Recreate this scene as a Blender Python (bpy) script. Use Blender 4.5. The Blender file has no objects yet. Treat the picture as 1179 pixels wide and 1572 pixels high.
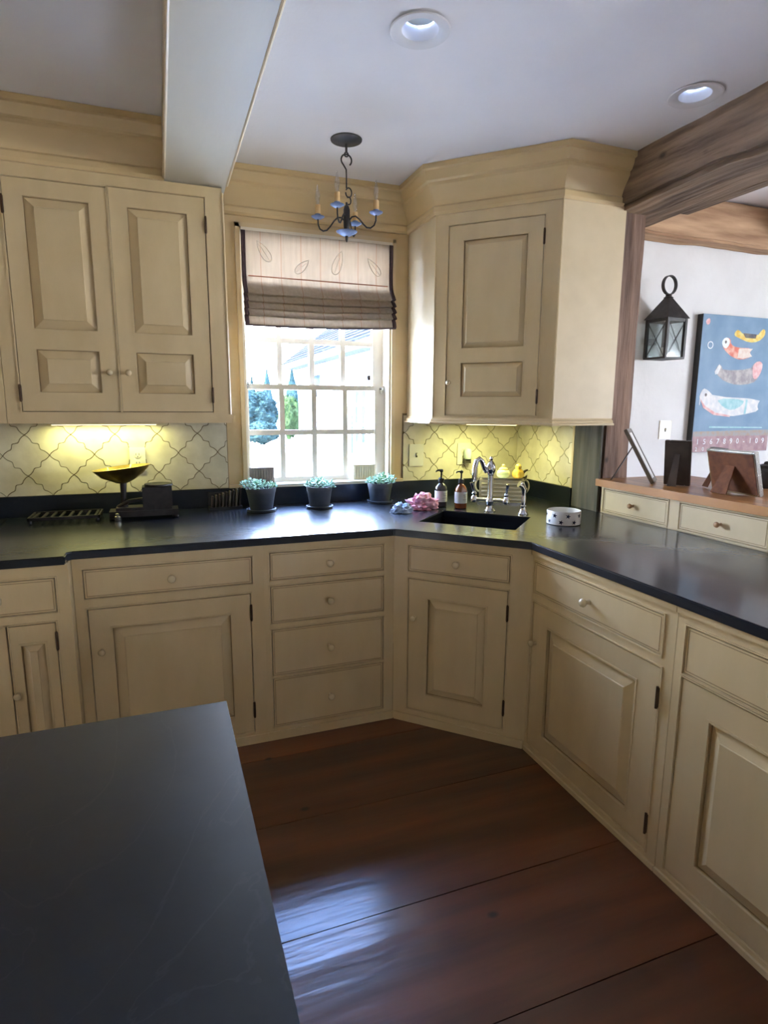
import bpy, bmesh, math, random
from mathutils import Vector, Matrix, noise
rng = random.Random(7)
scene = bpy.context.scene
COL = scene.collection

# ------------------------------------------------------------------ camera
def set_camera():
    p, y, r = math.radians(10.0), math.radians(20.46), math.radians(.32)
    fw = Vector((math.sin(y)*math.cos(p), math.cos(y)*math.cos(p), -math.sin(p)))
    rt = Vector((math.cos(y), -math.sin(y), 0)); up = rt.cross(fw)
    rt2 = math.cos(r)*rt + math.sin(r)*up; up2 = -math.sin(r)*rt + math.cos(r)*up
    cd = bpy.data.cameras.new('camera'); co = bpy.data.objects.new('camera', cd); COL.objects.link(co)
    cd.sensor_fit = 'HORIZONTAL'; cd.sensor_width = 36; cd.lens = 913/1179*36
    cd.clip_start = .02; cd.clip_end = 300
    m = Matrix((rt2, up2, -fw)).transposed().to_4x4(); m.translation = (0, 0, 1.455)
    co.matrix_world = m; scene.camera = co
set_camera()

# ------------------------------------------------------------------ world, sun, daylight portals, exposure
w = bpy.data.worlds.new('sky'); scene.world = w; w.use_nodes = True
bg = w.node_tree.nodes['Background']
bg.inputs['Strength'].default_value = 66
def sky_nodes():
    nt = w.node_tree; N = nt.nodes; L = nt.links       # pale horizon rising to a bluer zenith, all round
    tc = N.new('ShaderNodeTexCoord'); sx = N.new('ShaderNodeSeparateXYZ'); cr = N.new('ShaderNodeValToRGB')
    L.new(tc.outputs['Generated'], sx.inputs[0]); L.new(sx.outputs[2], cr.inputs[0]); L.new(cr.outputs[0], bg.inputs['Color'])
    e = cr.color_ramp.elements; e[0].position = 0; e[0].color = (.87, .93, 1, 1); e[1].position = .7; e[1].color = (.28, .47, 1, 1)
sky_nodes()
sl = bpy.data.lights.new('sun', 'SUN'); sl.energy = 120; sl.angle = math.radians(.6); sl.color = (1, .95, .86)
so = bpy.data.objects.new('sun', sl); COL.objects.link(so)
so.rotation_euler = Vector((1, .12, -.95)).to_track_quat('-Z', 'Y').to_euler()
def portal(loc, size, d):
    l = bpy.data.lights.new('daylight_portal', 'AREA'); l.shape = 'RECTANGLE'; l.size, l.size_y = size
    l.cycles.is_portal = True
    o = bpy.data.objects.new('daylight_portal', l); COL.objects.link(o); o.location = loc
    o.rotation_euler = Vector(d).to_track_quat('-Z', 'Y').to_euler()
portal((.845, 3.47, 1.69), (.86, 1.34), (0, -1, 0))
REAR_WIN = []      # openings in the wall behind the camera
SIDE_WIN = [(-1.05, -.4, 1.1, 2.1), (.2, .85, 1.1, 2.1)]        # openings in the far right wall
for a, b, c, d in REAR_WIN: portal(((a+b)/2, -2.7, (c+d)/2), (b-a, d-c), (0, 1, 0))
for a, b, c, d in SIDE_WIN:
    portal((6.1, (a+b)/2, (c+d)/2), (d-c, b-a), (-1, 0, 0))
vs = scene.view_settings
vs.view_transform = 'Standard'; vs.look = 'None'; vs.exposure = 0.24; vs.gamma = 1; vs.use_curve_mapping = False

# ------------------------------------------------------------------ materials
def mat(name, c1, c2=None, scale=6, stretch=(1, 1, 1), rough=.5, bump=0, metal=0, detail=5, rvar=0,
        bscale=None, spec=.5, coat=0, bdist=.01, contrast=(.35, .65), objrand=0, crough=.03, cior=1.5):
    m = bpy.data.materials.new(name); m.use_nodes = True
    nt = m.node_tree; N = nt.nodes; L = nt.links; b = N['Principled BSDF']
    b.inputs['Roughness'].default_value = rough; b.inputs['Metallic'].default_value = metal
    b.inputs['Specular IOR Level'].default_value = spec; b.inputs['Coat Weight'].default_value = coat; b.inputs['Coat Roughness'].default_value = crough
    b.inputs['Base Color'].default_value = (*c1, 1); b.inputs['Coat IOR'].default_value = cior
    if c2 is None and not bump and not rvar: return m
    tc = N.new('ShaderNodeTexCoord'); mp = N.new('ShaderNodeMapping'); mp.inputs['Scale'].default_value = stretch
    L.new(tc.outputs['Object'], mp.inputs['Vector'])
    vec = mp.outputs['Vector']
    if objrand:
        oi = N.new('ShaderNodeObjectInfo'); ad = N.new('ShaderNodeVectorMath'); ad.operation = 'ADD'
        mu = N.new('ShaderNodeVectorMath'); mu.operation = 'SCALE'; mu.inputs['Scale'].default_value = 37
        cb = N.new('ShaderNodeCombineXYZ'); L.new(oi.outputs['Random'], cb.inputs[0]); L.new(oi.outputs['Random'], cb.inputs[1])
        L.new(cb.outputs[0], mu.inputs[0]); L.new(vec, ad.inputs[0]); L.new(mu.outputs[0], ad.inputs[1]); vec = ad.outputs[0]
    n = N.new('ShaderNodeTexNoise'); n.inputs['Scale'].default_value = scale; n.inputs['Detail'].default_value = detail
    L.new(vec, n.inputs['Vector'])
    if c2 is not None:
        cr = N.new('ShaderNodeValToRGB'); cr.color_ramp.elements[0].position = contrast[0]; cr.color_ramp.elements[1].position = contrast[1]
        cr.color_ramp.elements[0].color = (*c1, 1); cr.color_ramp.elements[1].color = (*c2, 1)
        L.new(n.outputs['Fac'], cr.inputs['Fac']); out = cr.outputs['Color']
        if objrand:
            hv = N.new('ShaderNodeHueSaturation'); mr = N.new('ShaderNodeMapRange'); mr.inputs['To Min'].default_value = 1-objrand; mr.inputs['To Max'].default_value = 1+objrand
            L.new(oi.outputs['Random'], mr.inputs['Value']); L.new(mr.outputs[0], hv.inputs['Value']); L.new(out, hv.inputs['Color']); out = hv.outputs['Color']
        L.new(out, b.inputs['Base Color'])
    if bump:
        n2 = n
        if bscale:
            n2 = N.new('ShaderNodeTexNoise'); n2.inputs['Scale'].default_value = bscale; n2.inputs['Detail'].default_value = 4
            L.new(vec, n2.inputs['Vector'])
        bp = N.new('ShaderNodeBump'); bp.inputs['Strength'].default_value = bump; bp.inputs['Distance'].default_value = bdist
        L.new(n2.outputs['Fac'], bp.inputs['Height']); L.new(bp.outputs[0], b.inputs['Normal']); L.new(bp.outputs[0], b.inputs['Coat Normal'])
    if rvar:
        mr = N.new('ShaderNodeMapRange'); mr.inputs['To Min'].default_value = rough-rvar; mr.inputs['To Max'].default_value = rough+rvar
        L.new(n.outputs['Fac'], mr.inputs['Value']); L.new(mr.outputs[0], b.inputs['Roughness'])
    return m

def glass_mat(name, tint=(1, 1, 1), gloss=.06, rough=.02):
    m = bpy.data.materials.new(name); m.use_nodes = True; nt = m.node_tree; N = nt.nodes; L = nt.links
    N.remove(N['Principled BSDF']); o = N['Material Output']
    t = N.new('ShaderNodeBsdfTransparent'); t.inputs[0].default_value = (*tint, 1)
    g = N.new('ShaderNodeBsdfGlossy'); g.inputs['Roughness'].default_value = rough
    mx = N.new('ShaderNodeMixShader'); mx.inputs[0].default_value = gloss
    L.new(t.outputs[0], mx.inputs[1]); L.new(g.outputs[0], mx.inputs[2]); L.new(mx.outputs[0], o.inputs['Surface']); return m

def emit_mat(name, c, s):
    m = bpy.data.materials.new(name); m.use_nodes = True; b = m.node_tree.nodes['Principled BSDF']
    b.inputs['Base Color'].default_value = (*c, 1); b.inputs['Emission Color'].default_value = (*c, 1); b.inputs['Emission Strength'].default_value = s
    return m

M = {}
M['cream'] = mat('cream_paint', (.605, .46, .250), (.655, .505, .285), scale=9, stretch=(1, 1, .35), rough=.3, bump=.05, bscale=60)
M['cream_wall'] = mat('cream_wall_paint', (.57, .415, .205), (.62, .455, .235), scale=5, stretch=(.4, 1, 2), rough=.4, bump=.06, bscale=30)
M['cream_light'] = mat('pale_cream_paint', (.64, .51, .315), (.69, .555, .35), scale=8, rough=.4)
M['glaze'] = mat('brown_glaze_line', (.26, .165, .075), (.32, .21, .10), scale=20, rough=.5)
M['gap'] = mat('dark_gap', (.05, .03, .015), rough=.9)
M['trim_white'] = mat('white_trim_paint', (.72, .64, .50), (.76, .69, .56), scale=6, rough=.4)
M['ceiling'] = mat('ceiling_paint', (.84, .82, .83), (.87, .85, .86), scale=3, rough=.9, bump=.05, bscale=80)
M['plaster'] = mat('white_plaster', (.74, .73, .72), (.80, .79, .78), scale=3, rough=.85, bump=.35, bscale=7, bdist=.02)
M['beam_paint'] = mat('painted_beam', (.60, .55, .43), (.64, .585, .46), scale=6, stretch=(1, .2, 1), rough=.5, bump=.08, bscale=18)
M['stone'] = mat('black_soapstone', (.004, .006, .012), (.009, .013, .022), scale=4, rough=.45, bump=.02, bscale=35, rvar=.04, spec=.15, coat=.95, crough=.17, cior=1.36)
M['floor'] = mat('wide_plank_floor', (.036, .0075, .0020), (.125, .033, .0080), scale=2.4, stretch=(.35, 3.2, 1), rough=.45, bump=.34, rvar=.08, bscale=2.6, bdist=.012, spec=.2, coat=1.0, crough=.2, cior=1.5, objrand=.22, detail=8, contrast=(.3, .72))
M['subfloor'] = mat('dark_floor_gap', (.012, .006, .003), rough=.9)
M['oldwood'] = mat('hand_hewn_wood', (.065, .038, .022), (.33, .22, .14), scale=4.2, stretch=(5, .45, 5), rough=.8, bump=.9, bdist=.02, detail=9, contrast=(.3, .7))
M['oldwood_v'] = mat('hewn_post_wood', (.08, .043, .028), (.28, .165, .11), scale=4.2, stretch=(5, 5, .45), rough=.8, bump=.9, bdist=.02, detail=9, contrast=(.3, .7))
M['oldwood_x'] = mat('hewn_girt_wood', (.26, .135, .07), (.56, .36, .21), scale=3.2, stretch=(.6, 5, 5), rough=.8, bump=.8, bdist=.02, detail=9, contrast=(.3, .7))
M['greywood'] = mat('dark_grey_board', (.045, .042, .03), (.12, .105, .075), scale=4, stretch=(6, 6, .5), rough=.8, bump=.6, detail=8)
M['ledge'] = mat('oak_ledge_top', (.30, .125, .042), (.50, .245, .095), scale=4, stretch=(.5, 6, 1), rough=.3, bump=.08, detail=8)
M['tile'] = mat('crackled_cream_tile', (.60, .53, .38), (.74, .67, .50), scale=9, rough=.32, bump=.25, bscale=24, bdist=.006, objrand=.07)
M['grout'] = mat('brown_grout', (.17, .12, .06), (.24, .17, .09), scale=30, rough=.9)
M['iron'] = mat('black_iron', (.018, .016, .016), (.035, .03, .03), scale=30, rough=.5, bump=.1, metal=.3)
M['blueiron'] = mat('blue_grey_iron', (.09, .13, .24), (.14, .18, .30), scale=30, rough=.5, metal=.2)
M['hinge'] = mat('dark_bronze', (.05, .028, .015), (.09, .05, .028), scale=40, rough=.45, metal=.7)
M['knob'] = mat('cream_knob', (.62, .50, .31), (.66, .54, .34), scale=20, rough=.25)
M['woodknob'] = mat('tan_wood_knob', (.42, .23, .12), (.50, .30, .17), scale=20, rough=.35)
M['brass'] = mat('old_brass', (.42, .29, .075), (.55, .40, .13), scale=18, rough=.28, metal=1)
M['chrome'] = mat('polished_nickel', (.75, .76, .80), (.82, .82, .84), scale=5, rough=.1, metal=1)
M['silver'] = mat('ribbed_silver_metal', (.66, .58, .38), (.74, .66, .46), scale=12, rough=.2, metal=.3)
M['amber'] = mat('amber_glass', (.16, .038, .008), (.20, .05, .012), scale=3, rough=.06, coat=.5)
M['clearbottle'] = mat('dark_bottle', (.035, .03, .035), (.05, .04, .045), scale=3, rough=.06, coat=.5)
M['paper'] = mat('white_paper_label', (.66, .64, .60), (.72, .70, .66), scale=8, rough=.7)
M['black'] = mat('black_plastic', (.012, .012, .013), (.02, .02, .02), scale=20, rough=.35)
M['pot'] = mat('slate_blue_pot', (.040, .052, .072), (.065, .080, .105), scale=14, rough=.45, bump=.1)
M['soil'] = mat('potting_soil', (.03, .02, .012), (.06, .04, .025), scale=60, rough=1, bump=.6)
M['leaf'] = mat('succulent_leaf', (.16, .36, .17), (.42, .62, .50), scale=25, rough=.5)
M['pink'] = mat('pink_cloth', (.75, .24, .36), (.85, .52, .58), scale=30, rough=.9, bump=.3)
M['bluecloth'] = mat('pale_blue_cloth', (.36, .50, .78), (.62, .70, .86), scale=30, rough=.9, bump=.3)
M['china'] = mat('white_china', (.78, .76, .72), (.82, .80, .76), scale=6, rough=.2)
M['navy'] = mat('navy_glaze', (.015, .018, .05), (.025, .03, .07), scale=20, rough=.2)
M['outlet'] = mat('ivory_switch_plate', (.74, .70, .58), (.78, .74, .62), scale=8, rough=.35)
M['slot'] = mat('outlet_slots', (.05, .04, .03), rough=.6)
M['plug'] = mat('pale_green_plastic', (.60, .74, .64), (.68, .80, .70), scale=10, rough=.3)
M['pane'] = glass_mat('window_glass', (.97, .99, 1), .05)
M['bulb'] = glass_mat('bulb_glass', (.95, .96, .98), .22, .05)
M['lampglass'] = glass_mat('seeded_lantern_glass', (.86, .90, .90), .16, .08)
M['sleeve'] = mat('beeswax_sleeve', (.52, .31, .11), (.62, .40, .17), scale=20, rough=.6)
M['shadeborder'] = mat('dark_brown_binding', (.045, .025, .03), (.07, .04, .045), scale=40, rough=.9)
M['stripe'] = mat('rust_stripe', (.36, .14, .09), (.42, .18, .12), scale=40, rough=.9)
M['leafthread'] = mat('pale_leaf_thread', (.60, .54, .45), (.66, .60, .50), scale=40, rough=.9)
M['silverframe'] = mat('silver_frame', (.55, .54, .50), (.66, .65, .60), scale=20, rough=.22, metal=1)
M['darkframe'] = mat('dark_frame_wood', (.035, .022, .018), (.06, .04, .03), scale=20, rough=.35)
M['greyframe'] = mat('grey_brown_frame', (.14, .115, .09), (.20, .165, .13), scale=20, stretch=(1, 1, .2), rough=.45)
M['velvet'] = mat('brown_velvet', (.10, .03, .013), (.16, .055, .022), scale=30, rough=.8)
M['recess_lens'] = mat('frosted_lens', (.72, .80, .82), (.76, .84, .86), scale=5, rough=.2)
M['recess_trim'] = mat('white_trim_ring', (.74, .72, .72), (.77, .75, .75), scale=5, rough=.4)
M['cooktop'] = mat('black_cooktop_enamel', (.010, .010, .011), (.016, .016, .017), scale=20, rough=.25)

def cloth_material():
    m = bpy.data.materials.new('striped_linen'); m.use_nodes = True; nt = m.node_tree; N = nt.nodes; L = nt.links
    N.remove(N['Principled BSDF']); o = N['Material Output']
    tc = N.new('ShaderNodeTexCoord'); sx = N.new('ShaderNodeSeparateXYZ'); L.new(tc.outputs['Object'], sx.inputs[0])
    # fine vertical rust-coloured stripes about every 0.105 m
    md = N.new('ShaderNodeMath'); md.operation = 'PINGPONG'; md.inputs[1].default_value = .0525; L.new(sx.outputs[0], md.inputs[0])
    lt = N.new('ShaderNodeMath'); lt.operation = 'LESS_THAN'; lt.inputs[1].default_value = .0028; L.new(md.outputs[0], lt.inputs[0])
    nz = N.new('ShaderNodeTexNoise'); nz.inputs['Scale'].default_value = 60; mp = N.new('ShaderNodeMapping'); mp.inputs['Scale'].default_value = (1, 1, .12)
    L.new(tc.outputs['Object'], mp.inputs[0]); L.new(mp.outputs[0], nz.inputs['Vector'])
    cr = N.new('ShaderNodeValToRGB'); cr.color_ramp.elements[0].color = (.42, .35, .27, 1); cr.color_ramp.elements[1].color = (.60, .52, .42, 1)
    L.new(nz.outputs['Fac'], cr.inputs['Fac'])
    mx = N.new('ShaderNodeMix'); mx.data_type = 'RGBA'; L.new(lt.outputs[0], mx.inputs['Factor']); L.new(cr.outputs[0], mx.inputs[6]); mx.inputs[7].default_value = (.46, .33, .24, 1)
    d = N.new('ShaderNodeBsdfDiffuse'); t = N.new('ShaderNodeBsdfTranslucent'); L.new(mx.outputs[2], d.inputs[0]); L.new(mx.outputs[2], t.inputs[0])
    ms = N.new('ShaderNodeMixShader'); ms.inputs[0].default_value = .45; L.new(d.outputs[0], ms.inputs[1]); L.new(t.outputs[0], ms.inputs[2]); L.new(ms.outputs[0], o.inputs['Surface'])
    return m
M['linen'] = cloth_material()

def add_veins():
    """faint pale veins in the soapstone"""
    nt = M['stone'].node_tree; N = nt.nodes; L = nt.links; b = N['Principled BSDF']
    src = b.inputs['Base Color'].links[0].from_socket
    tc = N.new('ShaderNodeTexCoord'); n = N.new('ShaderNodeTexNoise'); n.inputs['Scale'].default_value = 2.2; n.inputs['Detail'].default_value = 8
    n.inputs['Distortion'].default_value = 1.4; L.new(tc.outputs['Object'], n.inputs['Vector'])
    sb = N.new('ShaderNodeMath'); sb.operation = 'SUBTRACT'; sb.inputs[1].default_value = .5; L.new(n.outputs['Fac'], sb.inputs[0])
    ab = N.new('ShaderNodeMath'); ab.operation = 'ABSOLUTE'; L.new(sb.outputs[0], ab.inputs[0])
    lt = N.new('ShaderNodeMapRange'); lt.inputs['From Min'].default_value = .0; lt.inputs['From Max'].default_value = .004; lt.inputs['To Min'].default_value = .05; lt.inputs['To Max'].default_value = 0
    L.new(ab.outputs[0], lt.inputs['Value'])
    mx = N.new('ShaderNodeMix'); mx.data_type = 'RGBA'; L.new(lt.outputs[0], mx.inputs['Factor']); L.new(src, mx.inputs[6]); mx.inputs[7].default_value = (.11, .115, .12, 1)
    L.new(mx.outputs[2], b.inputs['Base Color'])
add_veins()
def add_knots(name, stretch, scale, size, dark):
    nt = M[name].node_tree; N = nt.nodes; L = nt.links; b = N['Principled BSDF']
    src = b.inputs['Base Color'].links[0].from_socket
    tc = N.new('ShaderNodeTexCoord'); mp = N.new('ShaderNodeMapping'); mp.inputs['Scale'].default_value = stretch; L.new(tc.outputs['Object'], mp.inputs[0])
    v = N.new('ShaderNodeTexVoronoi'); v.inputs['Scale'].default_value = scale; L.new(mp.outputs[0], v.inputs['Vector'])
    mr = N.new('ShaderNodeMapRange'); mr.inputs['From Min'].default_value = size*.4; mr.inputs['From Max'].default_value = size; mr.inputs['To Min'].default_value = .85; mr.inputs['To Max'].default_value = 0
    L.new(v.outputs['Distance'], mr.inputs['Value'])
    mx = N.new('ShaderNodeMix'); mx.data_type = 'RGBA'; L.new(mr.outputs[0], mx.inputs['Factor']); L.new(src, mx.inputs[6]); mx.inputs[7].default_value = (*dark, 1)
    L.new(mx.outputs[2], b.inputs['Base Color'])
add_knots('floor', (1.0, 1.5, .2), 3.2, .07, (.010, .004, .002))
add_knots('oldwood', (1.6, 1, 1.6), 3.0, .09, (.02, .012, .008))
add_knots('oldwood_x', (1, 1.5, 1.5), 3.0, .10, (.05, .028, .018))
add_knots('oldwood_v', (1.5, 1.5, 1), 3.2, .08, (.02, .01, .008))

# ------------------------------------------------------------------ mesh helpers
class B:
    def __init__(s): s.bm = bmesh.new()
    def box(s, x0, x1, y0, y1, z0, z1):
        x0, x1 = sorted((x0, x1)); y0, y1 = sorted((y0, y1)); z0, z1 = sorted((z0, z1))
        v = [s.bm.verts.new((x, y, z)) for z in (z0, z1) for y in (y0, y1) for x in (x0, x1)]
        for f in ((0, 2, 3, 1), (4, 5, 7, 6), (0, 1, 5, 4), (2, 6, 7, 3), (0, 4, 6, 2), (1, 3, 7, 5)): s.bm.faces.new([v[i] for i in f])
        return s
    def prism(s, pts, z0, z1, axis='z'):
        """polygon (a,b) extruded; axis z: (x,y); axis y: (x,z) extruded in y; axis x: (y,z) extruded in x"""
        mk = {'z': lambda a, b, c: (a, b, c), 'y': lambda a, b, c: (a, c, b), 'x': lambda a, b, c: (c, a, b)}[axis]
        lo = [s.bm.verts.new(mk(a, b, z0)) for a, b in pts]; hi = [s.bm.verts.new(mk(a, b, z1)) for a, b in pts]
        n = len(pts); s.bm.faces.new(lo[::-1]); s.bm.faces.new(hi)
        for i in range(n): s.bm.faces.new((lo[i], lo[(i+1) % n], hi[(i+1) % n], hi[i]))
        return s
    def lathe(s, prof, c=(0, 0, 0), seg=24, axis=None, cap=True, sx=1, sy=1):
        q = Vector(axis).to_track_quat('Z', 'Y') if axis else None
        rings = []
        for r, z in prof:
            ring = []
            for i in range(seg):
                a = 2*math.pi*i/seg; p = Vector((r*math.cos(a)*sx, r*math.sin(a)*sy, z))
                if q: p = q @ p
                ring.append(s.bm.verts.new(p+Vector(c)))
            rings.append(ring)
        for a, b in zip(rings, rings[1:]):
            for i in range(seg): s.bm.faces.new((a[i], a[(i+1) % seg], b[(i+1) % seg], b[i]))
        if cap:
            s.bm.faces.new(rings[0][::-1]); s.bm.faces.new(rings[-1])
        return s
    def tube(s, pts, r, seg=8, close=False):
        pts = [Vector(p) for p in pts]; n = len(pts); rs = r if isinstance(r, (list, tuple)) else [r]*n
        rings = []; prev = None
        for i, p in enumerate(pts):
            if close: t = (pts[(i+1) % n]-pts[i-1])
            else: t = (pts[min(i+1, n-1)]-pts[max(i-1, 0)])
            t.normalize()
            if prev is None:
                u = t.cross(Vector((0, 0, 1)));
                if u.length < .1: u = t.cross(Vector((1, 0, 0)))
            else: u = prev - t*prev.dot(t)
            u.normalize(); prev = u; v = t.cross(u)
            rings.append([s.bm.verts.new(p+(u*math.cos(2*math.pi*k/seg)+v*math.sin(2*math.pi*k/seg))*rs[i]) for k in range(seg)])
        for i in range(n if close else n-1):
            a, b = rings[i], rings[(i+1) % n]
            for k in range(seg): s.bm.faces.new((a[k], a[(k+1) % seg], b[(k+1) % seg], b[k]))
        if not close:
            s.bm.faces.new(rings[0][::-1]); s.bm.faces.new(rings[-1])
        return s
    def sweep(s, path, prof, close_ends=True):
        """profile of (offset to the right of travel, z) mitred along a plan polyline"""
        P = [Vector(p) for p in path]; n = len(P); rows = []
        for i in range(n):
            d0 = (P[i]-P[i-1]).normalized() if i else (P[1]-P[0]).normalized()
            d1 = (P[i+1]-P[i]).normalized() if i < n-1 else d0
            n0 = Vector((d0.y, -d0.x)); n1 = Vector((d1.y, -d1.x)); m = (n0+n1).normalized(); k = 1/max(.2, m.dot(n0))
            rows.append([s.bm.verts.new((P[i].x+m.x*k*o, P[i].y+m.y*k*o, z)) for o, z in prof])
        q = len(prof)
        for a, b in zip(rows, rows[1:]):
            for j in range(q): s.bm.faces.new((a[j], a[(j+1) % q], b[(j+1) % q], b[j]))
        s.bm.faces.new(rows[0][::-1]); s.bm.faces.new(rows[-1])
        return s
    def xform(s, m): bmesh.ops.transform(s.bm, matrix=m, verts=s.bm.verts); return s
    def build(s, name, m, parent=None, bevel=0, smooth=False, angle=40, loc=None, rotz=0):
        bm = s.bm
        if bevel:
            e = [e for e in bm.edges if len(e.link_faces) == 2 and e.calc_face_angle(0) > .5]
            bmesh.ops.bevel(bm, geom=e, offset=bevel, segments=2, affect='EDGES', clamp_overlap=True)
        bmesh.ops.recalc_face_normals(bm, faces=bm.faces)
        me = bpy.data.meshes.new(name); bm.to_mesh(me); bm.free()
        me.materials.append(M[m] if isinstance(m, str) else m)
        if smooth or bevel:
            for p in me.polygons: p.use_smooth = True
            me.set_sharp_from_angle(angle=math.radians(angle))
        o = bpy.data.objects.new(name, me); COL.objects.link(o)
        if parent is not None: o.parent = parent
        if loc is not None: o.location = loc
        o.rotation_euler[2] = rotz
        return o

def tag(o, label=None, cat=None, group=None, kind=None):
    if label: o['label'] = label
    if cat: o['category'] = cat
    if group: o['group'] = group
    if kind: o['kind'] = kind
    return o
def thing(name, label, cat, loc=(0, 0, 0), rotz=0, group=None):
    o = bpy.data.objects.new(name, None); COL.objects.link(o); o.location = loc; o.rotation_euler = (0, 0, rotz); o.empty_display_size = .05
    return tag(o, label, cat, group)
def struct(name, b, m, **k):
    o = b.build(name, m, **k); o['kind'] = 'structure'; return o
def part_copy(o, parent, loc=None):
    c = o.copy(); COL.objects.link(c); c.parent = parent
    if loc is not None: c.location = loc
    return c
def text_part(name, s, size, loc, m, parent, rot=(math.pi/2, 0, 0), ext=.0004):
    cu = bpy.data.curves.new('txt', 'FONT'); cu.body = s; cu.size = size; cu.extrude = ext; cu.align_x = 'CENTER'; cu.align_y = 'CENTER'; cu.resolution_u = 3
    t = bpy.data.objects.new('txt', cu); COL.objects.link(t); dg = bpy.context.evaluated_depsgraph_get(); dg.update()
    me = bpy.data.meshes.new_from_object(t.evaluated_get(dg)); bpy.data.objects.remove(t); bpy.data.curves.remove(cu)
    me.materials.clear(); me.materials.append(m)
    o = bpy.data.objects.new(name, me); COL.objects.link(o); o.parent = parent; o.location = loc; o.rotation_euler = rot; return o
def plan_with_holes(outer, holes, z0, z1):
    """flat slab with holes"""
    bm = bmesh.new(); es = []
    for loop in [outer]+holes:
        v = [bm.verts.new((x, y, z0)) for x, y in loop]
        es += [bm.edges.new((v[i], v[(i+1) % len(v)])) for i in range(len(v))]
    bmesh.ops.triangle_fill(bm, use_beauty=True, use_dissolve=True, edges=es)
    r = bmesh.ops.extrude_face_region(bm, geom=bm.faces[:])
    bmesh.ops.translate(bm, verts=[g for g in r['geom'] if isinstance(g, bmesh.types.BMVert)], vec=(0, 0, z1-z0))
    b = B(); b.bm.free(); b.bm = bm; return b

WY, WX, CZ, CT = 3.28, 2.13, 2.62, .92       # window wall, right wall, ceiling, counter top

# ------------------------------------------------------------------ the room
fl = struct('floor', B().box(-2.3, 6.1, -2.7, 3.4, -.12, -.022), 'subfloor')
seams = [3.3, 2.78, 2.30, 1.885, 1.412, 1.022, .62, .23, -.2, -.62, -1.02, -1.45, -1.85, -2.25, -2.65]
for i, (a, b) in enumerate(zip(seams, seams[1:])):
    joint = [-2.25, rng.uniform(2.6, 4.5), 6.05]
    for x0, x1 in zip(joint, joint[1:]):
        bb = B().box(x0+.001, x1-.001, b+.0016, a-.0016, -.02, 0)
        bb.build('plank', 'floor', fl, bevel=.002)
wb = B()
wx0, wx1, wz0, wz1 = .428, 1.260, 1.03, 2.35
wb.box(-2.3, wx0, WY, 3.46, 0, 2.8); wb.box(wx1, WX, WY, 3.46, 0, 2.8); wb.box(wx0, wx1, WY, 3.46, 0, wz0); wb.box(wx0, wx1, WY, 3.46, wz1, 2.8)
wall_back = struct('wall_back', wb, 'cream_wall')
wall_right = struct('wall_right', B().box(WX, 2.30, 2.70, WY, 0, 2.8), 'cream_wall')
struct('wall_far', B().box(2.30, 6.1, WY, 3.46, 0, 2.9), 'plaster')
struct('wall_left', B().box(-2.4, -2.3, -2.7, 3.46, 0, 2.8), 'cream_wall')
def wall_holes(name, horiz, lo, hi, fixed, wins, m):
    b = B(); put = (lambda a0, a1, z0, z1: b.box(a0, a1, fixed, fixed+.1, z0, z1)) if horiz else (lambda a0, a1, z0, z1: b.box(fixed, fixed+.1, a0, a1, z0, z1))
    c = lo
    for a, e, z0, z1 in wins:
        put(c, a, 0, 2.9); put(a, e, 0, z0); put(a, e, z1, 2.9); c = e
    put(c, hi, 0, 2.9); return struct(name, b, m)
wall_holes('wall_rear', True, -2.3, 6.1, -2.8, REAR_WIN, 'plaster')
wall_holes('wall_side', False, -2.7, 3.4, 6.1, SIDE_WIN, 'plaster')
# kitchen ceiling with two holes for the recessed cans
LIGHTS = [(.831, 1.927), (1.955, 1.915)]
circ = lambda x, y, r, n=32: [(x+r*math.cos(2*math.pi*i/n), y+r*math.sin(2*math.pi*i/n)) for i in range(n)]
struct('ceiling', plan_with_holes([(-2.3, -2.7), (2.3, -2.7), (2.3, 3.4), (-2.3, 3.4)], [circ(x, y, .062) for x, y in LIGHTS], CZ, CZ+.03), 'ceiling')
struct('ceiling_adjoining', B().box(2.3, 6.1, -2.7, 3.4, 2.80, 2.85), 'ceiling')
struct('trim_1', B().box(2.3, 2.32, -2.7, 2.7, 2.62, 2.8), 'ceiling')

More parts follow.
